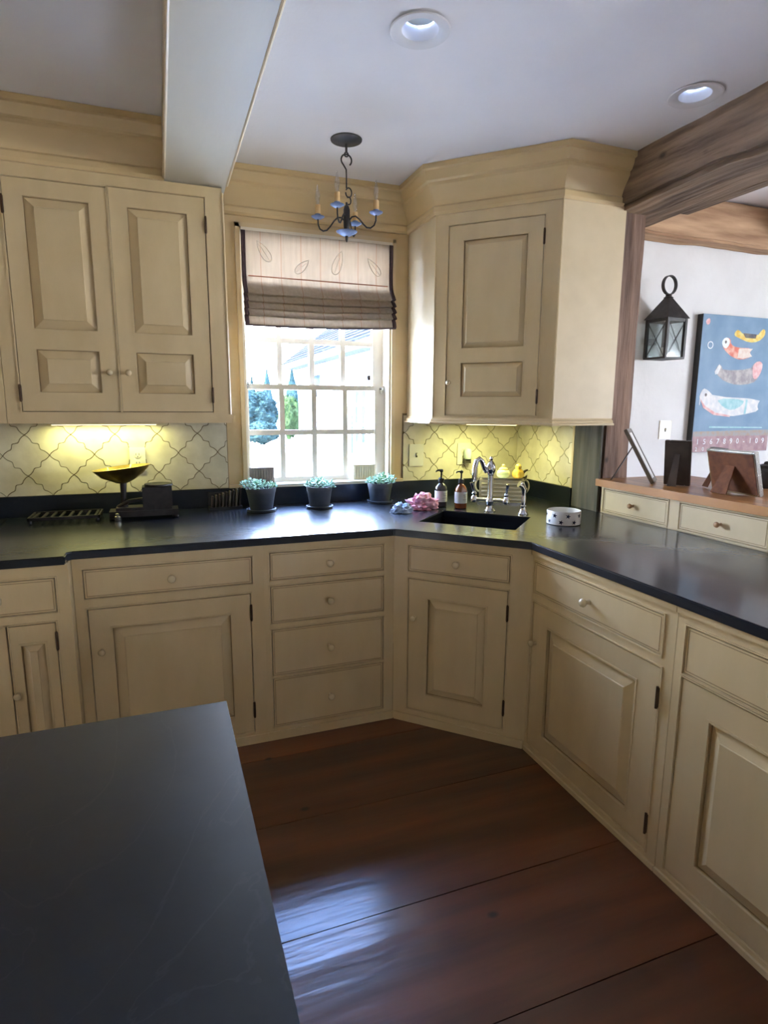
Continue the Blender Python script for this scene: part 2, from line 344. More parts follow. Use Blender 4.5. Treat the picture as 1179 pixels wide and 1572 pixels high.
# ------------------------------------------------------------------ arabesque tiles
EDGE = [(0, 1), (.10, .93), (.21, .80), (.27, .66), (.33, .61), (.53, .58), (.58, .53), (.61, .33), (.66, .27), (.80, .21), (.93, .10)]
EDGE_B = [(0, 1)] + [(1-b, 1-a) for a, b in EDGE[1:]]   # the same edge seen from the neighbouring tile
EDGE_B = [(0, 1)] + sorted([(1-b, 1-a) for a, b in EDGE[1:]], key=lambda p: (p[0]-p[1]))
def tile_outline(kind):
    e = EDGE if kind == 'A' else EDGE_B
    q1 = e; out = []
    out += [(a, b) for a, b in q1]
    out += [(b, -a) for a, b in [(x, y) for x, y in q1]]
    out += [(-a, -b) for a, b in q1]
    out += [(-b, a) for a, b in q1]
    return out
def tiles(parent, x_node, z_node, hp, lo, hi, z0, z1, mk):
    """quatrefoil and cross shaped tiles; mk maps (u, z, out) to room space"""
    i0, i1 = int((lo-x_node)/hp)-2, int((hi-x_node)/hp)+2
    for j in range(-6, 3):
        for i in range(i0, i1+1):
            if (i+j) % 2 == 0: continue
            cx, cz = x_node+i*hp, z_node+j*hp
            if cx+hp < lo or cx-hp > hi or cz+hp < z0 or cz-hp > z1: continue
            pts = [(cx+a*hp*.972, cz+b*hp*.972) for a, b in tile_outline('A' if j % 2 else 'B')]
            b = B(); b.prism(pts, 0, .008, axis='y')
            for co, no in (((lo+.002, 0, 0), (-1, 0, 0)), ((hi-.002, 0, 0), (1, 0, 0)), ((0, 0, z0+.002), (0, 0, -1)), ((0, 0, z1-.002), (0, 0, 1))):
                r = bmesh.ops.bisect_plane(b.bm, geom=b.bm.verts[:]+b.bm.edges[:]+b.bm.faces[:], plane_co=co, plane_no=no, clear_outer=True)
                ed = [e for e in r['geom_cut'] if isinstance(e, bmesh.types.BMEdge)]
                if ed: bmesh.ops.edgeloop_fill(b.bm, edges=ed)
            if len(b.bm.verts) < 6: b.bm.free(); continue
            xs = [v.co.x for v in b.bm.verts]; zs = [v.co.z for v in b.bm.verts]
            if max(xs)-min(xs) < .006 or max(zs)-min(zs) < .006: b.bm.free(); continue
            tilt = rng.uniform(-.012, .012); tilt2 = rng.uniform(-.012, .012)
            for v in b.bm.verts:
                d = v.co.y + ((v.co.x-cx)*tilt+(v.co.z-cz)*tilt2 if v.co.y > .004 else 0)
                v.co = Vector(mk(v.co.x, v.co.z, d))
            b.build('tile', 'tile', parent)
g1 = B().box(-2.2, .33, WY-.004, WY, CT+.1, 1.42).build('grout_bed', 'grout', wall_back)
g2 = B().box(1.335, WX, WY-.004, WY, CT+.1, 1.42).build('grout_bed', 'grout', wall_back)
g3 = B().box(WX-.004, WX, 2.715, WY-.004, CT+.1, 1.42).build('grout_bed', 'grout', wall_right)
tiles(wall_back, -.61, 1.315, .0985, -1.35, .328, CT+.1, 1.41, lambda u, z, o: (u, WY-.003-o, z))
tiles(wall_back, 1.541, 1.308, .0965, 1.338, WX-.006, CT+.1, 1.41, lambda u, z, o: (u, WY-.003-o, z))
tiles(wall_right, 3.078, 1.308, .0975, 2.716, WY-.012, CT+.1, 1.41, lambda u, z, o: (WX-.003-o, u, z))
struct('trim_2', B().box(WX-.016, WX, 2.70, 2.715, CT+.1, 1.40), 'cream')
struct('trim_3', B().box(.33, wx0-.01, WY-.018, WY, CT+.1, CT+.118).box(wx1+.01, 1.337, WY-.018, WY, CT+.1, CT+.118), 'cream', bevel=.003)

# ------------------------------------------------------------------ painted beam, old timbers
pb = tag(B().box(.075, .33, -2.7, 3.27, 2.412, CZ-.001).build('painted_beam', 'beam_paint', bevel=.006), 'smooth cream painted ceiling beam ending at left wall cabinets', 'beam')
for x in (.072, .333):
    B().tube([(x, -2.69, 2.415), (x, 2.90, 2.415)], .0065, 8).build('bead', 'cream_light', pb, smooth=True)

def timber(name, x0, x1, y0, y1, z0, z1, m, label, cat='beam', amp=.012, seed=0, n=(3, 40, 3), freq=2.2):
    bm = bmesh.new(); bmesh.ops.create_cube(bm, size=1)
    lens = (x1-x0, y1-y0, z1-z0)
    long = max(range(3), key=lambda i: lens[i])
    es = [e for e in bm.edges if abs((e.verts[0].co-e.verts[1].co)[long]) > .5]
    bmesh.ops.bevel(bm, geom=es, offset=.06, segments=2, affect='EDGES')
    es = [e for e in bm.edges if abs((e.verts[0].co-e.verts[1].co)[long]) > .5]
    bmesh.ops.subdivide_edges(bm, edges=es, cuts=int(lens[long]/.045), use_grid_fill=True)
    for v in bm.verts:
        p = Vector((x0+(v.co.x+.5)*lens[0], y0+(v.co.y+.5)*lens[1], z0+(v.co.z+.5)*lens[2]))
        q = Vector((p.x*freq*1.5, p.y*freq*1.5, p.z*freq*1.5)); q[long] = p[long]*freq*.9; q += Vector((seed, seed*2, seed*3))
        d = noise.noise_vector(q)*amp + noise.noise_vector(q*4)*amp*.35; d[long] = 0
        v.co = p+d
    b = B(); b.bm.free(); b.bm = bm
    return tag(b.build(name, m, smooth=True, angle=35), label, cat)
timber('timber_beam', 2.125, 2.47, -2.7, 2.80, 2.395, 2.78, 'oldwood', 'dark hand-hewn timber beam over the opening beside the corner cabinet', seed=3.1, amp=.022)
timber('timber_post', 2.142, 2.31, 2.495, 2.69, 0, 2.40, 'oldwood_v', 'rough brown timber post between corner cabinet and white wall', 'post', seed=8.4, amp=.008)
timber('wall_girt', 2.32, 6.05, 3.13, WY-.002, 2.535, 2.79, 'oldwood_x', 'pale knotty timber girt along the top of the white wall', seed=5.2, amp=.012)
timber('ceiling_joist', 4.02, 4.2, -2.7, 3.12, 2.60, 2.79, 'oldwood', 'dark ceiling joist meeting the pale timber girt', seed=11.7, amp=.01)
bd = tag(B().box(2.475, 2.53, -2.7, 2.46, 2.41, 2.435).build('beam_board', 'oldwood', bevel=.003), 'thin brown board fixed along the far side of the hewn beam', 'board')
tag(B().box(WX-.014, WX-.002, 2.49, 2.698, CT+.001, 1.375).build('corner_board', 'greywood', bevel=.002), 'dark grey board between the tiles and timber post', 'board')  # thin dark grey board over the post's kitchen side

# ------------------------------------------------------------------ crown mouldings
CROWN = [(-.005, CZ-.001), (-.005, 2.405), (.012, 2.405), (.020, 2.418), (.020, 2.440), (.012, 2.450), (.018, 2.468), (.030, 2.490), (.048, 2.515), (.056, 2.530), (.056, 2.545), (.068, 2.552), (.078, 2.575), (.082, 2.592), (.096, 2.596), (.096, CZ-.001)]
struct('trim_4', B().sweep([(-2.29, 2.92), (.073, 2.92)], CROWN), 'cream_wall', smooth=True, angle=25)
struct('trim_5', B().sweep([(.332, WY), (1.362, WY), (1.362, 2.918), (1.80, 2.48), (2.135, 2.48)], CROWN), 'cream_wall', smooth=True, angle=25)

# ------------------------------------------------------------------ window
wn = struct('window_1', B().box(wx0-.004, wx0+.012, WY-.001, 3.47, wz0, wz1).box(wx1-.012, wx1+.004, WY-.001, 3.47, wz0, wz1).box(wx0, wx1, WY, 3.47, wz1-.012, wz1+.004), 'trim_white')
for nm, bx in (('casing', (wx0-.022, wx0, WY-.016, WY+.01, wz0, wz1+.02)), ('casing', (wx1, wx1+.022, WY-.016, WY+.01, wz0, wz1+.02)), ('casing', (wx0-.022, wx1+.022, WY-.016, WY+.01, wz1, wz1+.022))):
    B().box(*bx).build(nm, 'cream', wn, bevel=.004)
B().box(wx0-.005, wx1+.005, WY-.03, 3.47, wz0-.012, wz0+.004).build('window_sill', 'trim_white', wn, bevel=.003)
sx = [.44, .4535, .6400, .8230, 1.0060, 1.1890, 1.245]
def sash(y0, y1, z_bottom, rows, rail_b, rail_t, inset):
    s = B()
    zb = z_bottom; zt = rows[-1]
    s.box(.436, .458, y0, y1, zb, zt+rail_t); s.box(1.186, 1.248, y0, y1, zb, zt+rail_t)
    s.box(.458, 1.186, y0, y1, zb, rows[0]); s.box(.458, 1.186, y0, y1, zt, zt+rail_t)
    o = s.build('sash', 'trim_white', wn, bevel=.003)
    for x in sx[2:5]: B().box(x-.0145, x+.0145, y0+.004, y1-.004, rows[0], zt).build('muntin', 'trim_white', o, bevel=.003)
    for z in rows[1:-1]: B().box(.458, 1.186, y0+.006, y1-.006, z-.0145, z+.0145).build('muntin', 'trim_white', o, bevel=.003)
    xs = [.458]+sx[2:5]+[1.186]
    for a, b in zip(xs, xs[1:]):
        for c, d in zip(rows, rows[1:]):
            B().box(a+.002, b-.002, (y0+y1)/2-.0015, (y0+y1)/2+.0015, c+.002, d-.002).build('pane', 'pane', o)
    return o
sash(3.345, 3.38, 1.034, [1.062, 1.312, 1.548], .028, .028, 0)
sash(3.385, 3.42, 1.548, [1.574, 1.815, 2.055, 2.30], .026, .035, 0)
for x, z in ((.452, 1.578), (1.222, 1.560)):
    B().lathe([(.010, 0), (.010, .006), (.006, .01), (.009, .018), (.004, .022)], c=(x, 3.345, z), axis=(0, -1, 0), seg=12).box(x-.003, x+.003, 3.335, 3.347, z-.028, z).build('sash_latch', 'silverframe', wn, smooth=True)

# ------------------------------------------------------------------ roman shade
sh = thing('roman_shade', 'striped linen roman shade with dark brown binding, half drawn over window', 'window shade', (.845, 3.25, 1.88))
hw = .411
prof = [(0, .452), (.002, .40), (.003, .34), (.006, .29), (.004, .245), (-.002, .215), (-.016, .190), (-.034, .170), (-.048, .152), (-.022, .147), (-.040, .132), (-.058, .114), (-.030, .110), (-.048, .096), (-.064, .080), (-.036, .076), (-.052, .062), (-.068, .046), (-.040, .043), (-.052, .026), (-.058, .004), (-.056, 0)]
def cloth_strip(u0, u1, dy, name, m, nu=24, th=.002, z_from=0, parent=sh):
    b = B(); rows = []
    P = prof
    for k in range(nu+1):
        u = u0+(u1-u0)*k/nu
        row = []
        for q, (y, z) in enumerate(P):
            t = 1-z/.452
            sag = -.012*t*math.cos(u/hw*1.4) + .004*noise.noise(Vector((u*7, z*9, 2)))*t
            yy = y + .004*noise.noise(Vector((u*6, z*5, 7)))*t+dy
            row.append(b.bm.verts.new((u, yy, z+sag+.018*t*(u/hw)*.6)))
        rows.append(row)
    for a, c in zip(rows, rows[1:]):
        for j in range(len(P)-1): b.bm.faces.new((a[j], c[j], c[j+1], a[j+1]))
    o = b.build(name, m, parent, smooth=True, angle=70)
    md = o.modifiers.new('thick', 'SOLIDIFY'); md.thickness = th; md.offset = 0
    return o
cloth_strip(-hw, hw, 0, 'linen_panel', 'linen', th=.0015)
B().box(-hw+.004, hw-.004, .006, .0075, .012, .20).build('fold_light_block', 'linen', sh)  # flat linen sheet added behind the lower folds to block window light
cloth_strip(-hw-.002, -hw+.020, -.003, 'binding', 'shadeborder', 2, .003)
cloth_strip(hw-.020, hw+.002, -.003, 'binding', 'shadeborder', 2, .003)
B().tube([(-hw+hw*2*k/16, -.052, -.010*math.cos((-1+k/8)*1.4)-.001+.0108*(-1+k/8)) for k in range(17)], .007, 6).build('hem_binding', 'shadeborder', sh, smooth=True)
B().box(-hw+.03, hw-.03, -.004, -.001, .232, .237).build('rust_band', 'stripe', sh)
for cx, cz, sz, ro in ((.095, .335, .065, -.35), (-.30, .36, .06, .6), (-.10, .30, .05, -.8), (.30, .33, .055, .7)):
    pts = []
    for k in range(24):
        a = 2*math.pi*k/24; px, pz = .42*sz*math.sin(a)*abs(math.sin(a/2)+.15), sz*math.cos(a)
        pts.append((cx+px*math.cos(ro)-pz*math.sin(ro), -.0025, cz+px*math.sin(ro)+pz*math.cos(ro)))
    B().tube(pts, .0020, 5, close=True).tube([(cx+sz*math.sin(ro), -.0025, cz-sz*math.cos(ro)), (cx-sz*math.sin(ro)*.8, -.0025, cz+sz*math.cos(ro)*.8)], .0012, 5).build('stitched_leaf', 'leafthread', sh)
B().box(-hw, hw, .004, .03, .445, .468).build('headrail', 'trim_white', sh)

# ------------------------------------------------------------------ cabinet parts
def knob(parent, u, z, y0=0, m='knob', s=1.0, big=False):
    pr = [(.0075, 0), (.006, .006), (.0055, .012), (.011, .019), (.0135, .025), (.011, .031), (.004, .034)]
    return B().lathe([(r*s, h*s) for r, h in pr], c=(u, y0, z), seg=14, axis=(0, -1, 0)).build('knob', m, parent, smooth=True, angle=60)
def hinge(parent, u, z, y0):
    return B().box(u-.005, u+.005, y0-.006, y0+.002, z-.032, z+.032).tube([(u, y0-.006, z-.036), (u, y0-.006, z+.036)], .0042, 8).build('hinge', 'hinge', parent)
def panel_mesh(u0, u1, z0, z1, y, rise=.012, bev=.035, name='raised_panel', parent=None):
    """raised field with wide bevels, set in the door frame"""
    b = B(); bv = b.bm
    e = .004
    r = [[(u0, y+.013, z0), (u1, y+.013, z0), (u1, y+.013, z1), (u0, y+.013, z1)],
         [(u0+e, y+.014, z0+e), (u1-e, y+.014, z0+e), (u1-e, y+.014, z1-e), (u0+e, y+.014, z1-e)],
         [(u0+bev, y-rise*.25+.002, z0+bev), (u1-bev, y-rise*.25+.002, z0+bev), (u1-bev, y-rise*.25+.002, z1-bev), (u0+bev, y-rise*.25+.002, z1-bev)],
         [(u0+bev+.002, y-rise*.25-.001, z0+bev+.002), (u1-bev-.002, y-rise*.25-.001, z0+bev+.002), (u1-bev-.002, y-rise*.25-.001, z1-bev-.002), (u0+bev+.002, y-rise*.25-.001, z1-bev-.002)]]
    V = [[bv.verts.new(p) for p in q] for q in r]
    for a, c in zip(V, V[1:]):
        for i in range(4): bv.faces.new((a[i], a[(i+1) % 4], c[(i+1) % 4], c[i]))
    bv.faces.new(V[-1]); bk = [bv.verts.new((p[0], y+.016, p[2])) for p in r[0]]
    for i in range(4): bv.faces.new((bk[i], bk[(i+1) % 4], V[0][(i+1) % 4], V[0][i]))
    bv.faces.new(bk[::-1])
    return b.build(name, 'cream', parent)
def frame_bead(b, u0, u1, z0, z1, y, t=.005, d=.004):
    b.box(u0, u1, y-d, y+.002, z0, z0+t); b.box(u0, u1, y-d, y+.002, z1-t, z1); b.box(u0, u0+t, y-d, y+.002, z0+t, z1-t); b.box(u1-t, u1, y-d, y+.002, z0+t, z1-t)
def door(parent, u0, u1, z0, z1, splits, stile=.07, bev=.035, hinge_side=1, knob_uz=None, y=0, hz=None, panel_u=None, knob_m='knob', hinges=True):
    """frame-and-raised-panel door; splits = list of (z0,z1) panel openings"""
    pu0, pu1 = panel_u if panel_u else (u0+stile, u1-stile)
    b = B(); th = .02
    b.box(u0, pu0, y, y+th, z0, z1); b.box(pu1, u1, y, y+th, z0, z1)
    zs = [z0]+[q for s in splits for q in s]+[z1]
    for a, c in zip(zs[::2], zs[1::2]): b.box(pu0, pu1, y, y+th, a, c)
    o = b.build('door', 'cream', parent, bevel=.0015)
    for a, c in splits:
        panel_mesh(pu0, pu1, a, c, y, bev=bev, parent=o)
        m = B(); frame_bead(m, pu0-.001, pu1+.001, a-.001, c+.001, y+.001, .007, .003); m.build('panel_moulding', 'cream', o, bevel=.0012)
        g = B(); frame_bead(g, pu0+.006, pu1-.006, a+.006, c-.006, y+.0125, .0022, .0015); g.build('glaze_line', 'glaze', o)
    if knob_uz: knob(o, knob_uz[0], knob_uz[1], y, knob_m)
    if hinges:
        hu = u1+.003 if hinge_side > 0 else u0-.003
        for z in (hz or (z0+.09, z1-.09)): hinge(o, hu, z, y-.002)
    return o
def drawer(parent, u0, u1, z0, z1, y=0, knob_m='knob', knob_s=1.2, kn=True):
    o = B().box(u0, u1, y, y+.02, z0, z1).build('drawer_front', 'cream', parent, bevel=.002)
    g = B(); frame_bead(g, u0+.006, u1-.006, z0+.006, z1-.006, y, .0022, .0006); g.build('glaze_line', 'glaze', o)
    if kn: knob(o, (u0+u1)/2, (z0+z1)/2, y, knob_m, knob_s)
    return o
def face_frame(parent, w, z0, z1, holes, y=0, th=.02, name='face_frame', m='cream', bead_m='cream'):
    """frame with openings (u0,u1,z0,z1) that the doors and drawers sit in"""
    us = sorted({0, w}|{q for h in holes for q in h[:2]}); zs = sorted({z0, z1}|{q for h in holes for q in h[2:]})
    b = B()
    for a, c in zip(us, us[1:]):
        run = None
        for p, q in zip(zs, zs[1:]):
            inside = any(h[0] <= (a+c)/2 <= h[1] and h[2] <= (p+q)/2 <= h[3] for h in holes)
            if inside:
                if run: b.box(a, c, y, y+th, run[0], run[1]); run = None
            else: run = (run[0], q) if run else (p, q)
        if run: b.box(a, c, y, y+th, run[0], run[1])
    bmesh.ops.remove_doubles(b.bm, verts=b.bm.verts, dist=1e-5)
    o = b.build(name, m, parent)
    g = B()
    for h in holes: frame_bead(g, h[0]-.006, h[1]+.006, h[2]-.006, h[3]+.006, y, .0045, .0035)
    if holes: g.build('opening_bead', bead_m, o, bevel=.001)
    return o
G = .003      # reveal around doors and drawers
def grow(*h): return (h[0]-G, h[1]+G, h[2]-G, h[3]+G)
def cabinet_box(parent, w, d, z0, z1, name='carcass'):
    b = B().box(.004, w-.004, .022, d, z0, z1); return b.build(name, 'gap', parent)

def base_unit(label, loc, rotz, w, depth, drawers, doors, ztop=.887, base=.05, group=None, sides=(False, False), kick=True, carc=None):
    t = thing('base_cabinet', label, 'cabinet', loc, rotz, group)
    holes = [grow(*d[:4]) for d in drawers]+[grow(*d[:4]) for d in doors]
    face_frame(t, w, 0, ztop, holes)
    if carc: B().box(carc, w-carc, .022, depth, .01, ztop-.01).build('carcass', 'gap', t)
    else: cabinet_box(t, w, depth, 0.01, ztop-.01)
    if kick: B().box(.008 if carc else .0005, w-(.008 if carc else .0005), -.008, .0, 0, base-.012).build('base_moulding', 'cream', t, bevel=.004)
    B().box(.008 if carc else .0005, w-(.008 if carc else .0005), -.009, .0, ztop-.02, ztop).build('top_moulding', 'cream', t, bevel=.004)
    for s, x in zip(sides, (0, w-.004)):
        if s: B().box(x, x+.004, .02, depth, 0, ztop).build('side_panel', 'cream', t)
    for d in drawers: drawer(t, *d[:4], **(d[4] if len(d) > 4 else {}))
    for d in doors: door(t, *d[:4], **d[4])
    return t

# ------------------------------------------------------------------ base cabinets
FY, FX = 2.44, 1.40
Z0 = .056
base_unit('cream base cabinet with twin narrow doors under the forward step of worktop', (-.95, 2.37, 0), 0, .605, .8,
          [(.20, .556, .712, .835)],
          [(.20, .390, Z0, .668, dict(splits=[(Z0+.07, .60)], stile=.05, bev=.03, hinge_side=-1)),
           (.394, .546, Z0, .668, dict(splits=[(Z0+.07, .60)], stile=.032, bev=.03, hinge_side=1, knob_uz=(.408, .41), hz=(.15, .60)))], sides=(False, True))
x0 = -.343
base_unit('cream base cabinet with one wide drawer over a single wide door', (x0, FY, 0), 0, .715, .8,
          [(-.306-x0, .322-x0, .728, .838)],
          [(-.300-x0, .312-x0, Z0, .680, dict(splits=[(Z0+.075, .605)], stile=.075, bev=.045, hinge_side=1, knob_uz=(-.262-x0, .512), hz=(.16, .60)))])
x0 = .372
base_unit('cream drawer cabinet with four stacked drawers under the window counter', (x0, FY, 0), 0, .960-x0-.001, .8,
          [(.401-x0, .907-x0, a, b) for a, b in ((.732, .847), (.540, .700), (.303, .507), (.06, .284))], [])
L45 = math.hypot(.44, .44)
base_unit('cream corner base cabinet set diagonally below the sink', (.960, FY, 0), -math.pi/4, L45, .13,
          [(.074, .526, .733, .845)],
          [(.075, .523, .068, .694, dict(splits=[(.145, .615)], stile=.085, bev=.04, hinge_side=1, knob_uz=(.105, .517), hz=(.17, .60)))], carc=.06)
base_unit('cream base cabinet beside the sink corner, one long drawer over a door', (FX, 2.0, 0), -math.pi/2, .735, .7,
          [(.018, .682, .712, .836)],
          [(.022, .688, .045, .668, dict(splits=[(.115, .592)], stile=.09, bev=.05, hinge_side=1, knob_uz=(.045, .502), hz=(.14, .575)))], base=.03)
base_unit('cream base cabinet along the right worktop, away from the sink, with wide raised panel', (FX, 2.0-.737, 0), -math.pi/2, .78, .7,
          [(.036, .62, .694, .832)],
          [(.036, .62, .04, .674, dict(splits=[(.12, .592)], stile=.095, bev=.045, hinge_side=1, hz=(.14, .575)))], base=.03)
base_unit('cream base cabinet with paired doors at the end of right worktop', (FX, 2.0-.737-.782, 0), -math.pi/2, 1.0, .7,
          [(.05, .95, .70, .832)], [(.05, .498, .04, .674, dict(splits=[(.12, .592)], stile=.08, hinge_side=-1)), (.502, .95, .04, .674, dict(splits=[(.12, .592)], stile=.08, hinge_side=1))], base=.03)

# ------------------------------------------------------------------ worktop with sink cut-out, upstand
r2 = math.sqrt(2)
def sd(s, d): return ((s+d)/r2, (d-s)/r2)          # s along the diagonal, d away from the room
hole = [sd(-1.0, 2.60), sd(-.548, 2.60), sd(-.548, 2.945), sd(-1.0, 2.945)]
outer = [(-1.9, WY), (WX, WY), (WX, -.52), (FX-.02, -.52), (FX-.02, 1.992), (.952, FY-.02), (-.332, FY-.02), (-.349, FY-.034), (-.349, 2.348), (-1.9, 2.348)]
wt = tag(plan_with_holes(outer, [hole], .888, CT).build('worktop', 'stone', bevel=.004), 'black soapstone worktop running along the window and right-hand cabinets', 'countertop')
us = tag(B().box(-1.9, WX-.02, WY-.022, WY-.001, CT+.0005, CT+.1).box(WX-.022, WX-.001, 2.70, WY-.02, CT+.0005, CT+.1).build('stone_upstand', 'stone', bevel=.003), 'black soapstone upstand along the wall behind the worktop', 'backsplash')
# sink bowl
sk = thing('sink', 'black undermount stone sink in the diagonal corner worktop', 'sink', (*sd(-.774, 2.7725), .70), -math.pi/4)
a, b_ = .226, .1725
b = B(); 
for bx in ((-a-.02, a+.02, -b_-.02, b_+.02, -.02, 0), (-a-.02, -a, -b_-.02, b_+.02, 0, .188), (a, a+.02, -b_-.02, b_+.02, 0, .188), (-a, a, -b_-.02, -b_, 0, .188), (-a, a, b_, b_+.02, 0, .188)): b.box(*bx)
b.build('basin', 'stone', sk)
B().lathe([(.042, 0), (.042, .003), (.03, .004), (.028, .001), (.005, .001)], c=(0, 0, .0)).build('drain', 'chrome', sk, smooth=True)

# ------------------------------------------------------------------ wall cabinets
UY = 2.92
def wall_unit(label, x0, x1, doors, vis_side):
    t = thing('wall_cabinet', label, 'cabinet', (x0, UY, 1.38)); wd = x1-x0
    zb, zt = 1.418-1.38, 2.406-1.38
    face_frame(t, wd, zb, zt, [grow(d[0]-x0, d[1]-x0, d[2]-1.38, d[3]-1.38) for d in doors])
    cabinet_box(t, wd, .352, zb, zt)
    B().box(-.0 if not vis_side else 0, wd+(.012 if vis_side else 0), -.008, .352, zb-.020, zb).box(0, wd+(.006 if vis_side else 0), -.002, .352, zb-.040, zb-.020).build('bottom_moulding', 'cream', t, bevel=.003)
    if vis_side:
        B().box(wd-.0035, wd, .02, .352, zb, zt).build('side_panel', 'cream', t)
        B().tube([(wd+.001, .0, zb), (wd+.001, .0, zt-.02)], .005, 8).build('corner_bead', 'cream', t, smooth=True)
    for d in doors: door(t, d[0]-x0, d[1]-x0, d[2]-1.38, d[3]-1.38, [(a-1.38, c-1.38) for a, c in d[4]], panel_u=(d[5]-x0, d[6]-x0), bev=.042, hinge_side=d[7], knob_uz=(d[8]-x0, 1.597-1.38), hz=(1.505-1.38, 2.245-1.38))
    return t
SP = [(1.503, 1.692), (1.764, 2.290)]
wall_unit('cream wall cabinet with two raised-panel doors between window and range side', -.60, .312,
          [(-.540, -.162, 1.430, 2.350, SP, -.476, -.224, -1, -.194), (-.152, .234, 1.430, 2.356, SP, -.088, .165, 1, -.119)], True)
wall_unit('cream wall cabinet at the range side, only its edge showing', -1.45, -.602,
          [(-1.40, -1.03, 1.430, 2.350, SP, -1.33, -1.10, -1, -1.06), (-1.02, -.66, 1.430, 2.350, SP, -.96, -.72, 1, -.99)], False)
# diagonal corner wall cabinet
cc = thing('corner_wall_cabinet', 'tall cream corner wall cabinet with diagonal door and moulded cornice', 'cabinet', (1.362, 2.918, 1.37))
def W(x, y): return (x-1.362, y-2.918)
zb, zt = 1.405-1.37, 2.41-1.37
B().prism([W(1.365, WY-.002), W(1.365, 2.935), W(1.815, 2.487), W(WX-.004, 2.487), W(WX-.004, 3.26), W(WX-.02, WY-.002)], zb+.002, CZ-.01-1.37).build('carcass', 'cream', cc)
B().box(0, .0035, .0, .36, zb, zt).build('side_panel', 'cream_light', cc)
B().box(.438, .80, -.444, -.4335, zb, zt).build('side_panel', 'cream_light', cc, bevel=.001)
B().tube([(*W(1.80, 2.478), zb), (*W(1.80, 2.478), zt)], .0055, 8).build('corner_bead', 'cream', cc, smooth=True)
B().tube([(*W(1.362, 2.916), zb), (*W(1.362, 2.916), zt)], .0055, 8).build('corner_bead', 'cream', cc, smooth=True)
MOULD = [(-.02, .0), (-.02, .035), (.004, .035), (.006, .028), (.014, .022), (.016, .012), (.024, .008), (.024, .0)]
B().sweep([W(1.362, WY-.025), W(1.362, 2.918), W(1.80, 2.48), W(2.162, 2.48)], [(o, z) for o, z in MOULD]).build('bottom_moulding', 'cream', cc)
B().prism([W(1.37, WY-.025), W(1.37, 2.93), W(1.81, 2.49), W(WX-.02, 2.49), W(WX-.02, WY-.025)], .006, .012).build('underside', 'cream', cc)
ff = bpy.data.objects.new('front', None); COL.objects.link(ff); ff.parent = cc; ff.rotation_euler = (0, 0, -math.pi/4)
fl_ = math.hypot(.438, .438)
q = lambda x: (x-1.362)*r2
dd = (q(1.414), q(1.744), 1.418-1.37, 2.345-1.37)
fr = face_frame(cc, fl_, zb, zt, [grow(*dd)], y=-.004)
dr = door(cc, *dd, [(1.504-1.37, 1.686-1.37), (1.748-1.37, 2.278-1.37)], panel_u=(q(1.464), q(1.696)), bev=.03, hinge_side=1, knob_uz=(q(1.427), 1.582-1.37), y=-.004, hz=(1.51-1.37, 2.25-1.37))
for o in (fr, dr): o.rotation_euler = (0, 0, -math.pi/4)
bpy.data.objects.remove(ff)

# ------------------------------------------------------------------ under-cabinet lamps
def under_lamp(label, loc, rotz, ln, power):
    t = thing('under_cabinet_light', label, 'light fixture', loc, rotz)
    B().box(-ln/2-.01, ln/2+.01, -.02, .02, -.012, 0).build('housing', 'trim_white', t)
    B().box(-ln/2, ln/2, -.014, .014, -.015, -.012).build('diffuser', emit_mat('lamp_diffuser', (1, .88, .45), 3), t)
    l = bpy.data.lights.new('strip_light', 'AREA'); l.shape = 'RECTANGLE'; l.size = ln; l.size_y = .03; l.energy = power; l.color = (.90, .95, .38)
    o = bpy.data.objects.new('strip_light', l); COL.objects.link(o); o.location = (0, 0, -.018); o.parent = t
under_lamp('slim strip light fixed under the twin-door wall cabinet', (-.25, 3.20, 1.377), 0, .46, 2.3)
under_lamp('slim strip light fixed under the corner wall cabinet', (1.74, 2.95, 1.374), -math.pi/4, .28, 3.9)

# ------------------------------------------------------------------ ledge with small drawers
lg = thing('ledge_cabinet', 'low cream cabinet of small drawers behind the right worktop, oak top', 'cabinet', (2.13, 2.475, CT))
# local u along -Y
lg.rotation_euler = (0, 0, -math.pi/2)
hl = [(.022+.487*i, .434+.487*i, .014, .124) for i in range(6)]
face_frame(lg, 3.0, .001, .139, [grow(*h) for h in hl], m='cream_light', bead_m='cream_light')
B().box(.0, 3.0, .021, .53, -.9, .139).build('carcass', 'cream', lg)
for h in hl:
    o = B().box(h[0], h[1], 0, .02, h[2], h[3]).build('drawer_front', 'cream_light', lg, bevel=.002)
    g = B(); frame_bead(g, h[0]+.006, h[1]-.006, h[2]+.006, h[3]-.006, 0, .002, .0006); g.build('glaze_line', 'glaze', o)
    knob(o, (h[0]+h[1])/2, (h[2]+h[3])/2, 0, 'woodknob', .95)
B().box(-.016, 3.0, -.03, .56, .14, .176).build('ledge_top', 'ledge', lg, bevel=.008)

# ------------------------------------------------------------------ island
it = thing('kitchen_island', 'kitchen island with bluish black stone top in the foreground', 'island', (0, 0, 0))
B().box(-1.45, .086, .18, 1.056, .887, CT).build('stone_top', 'stone', it, bevel=.004)
B().box(-1.41, .045, .22, 1.015, .0, .886).build('body', 'cream', it)
for y0, y1 in ((.26, .60), (.63, .975)):
    p = B(); p.box(.045, .052, y0, y1, .10, .80); o = p.build('end_panel', 'cream', it, bevel=.003)
B().box(.046, .056, .222, 1.013, 0, .08).build('base_moulding', 'cream', it, bevel=.003)

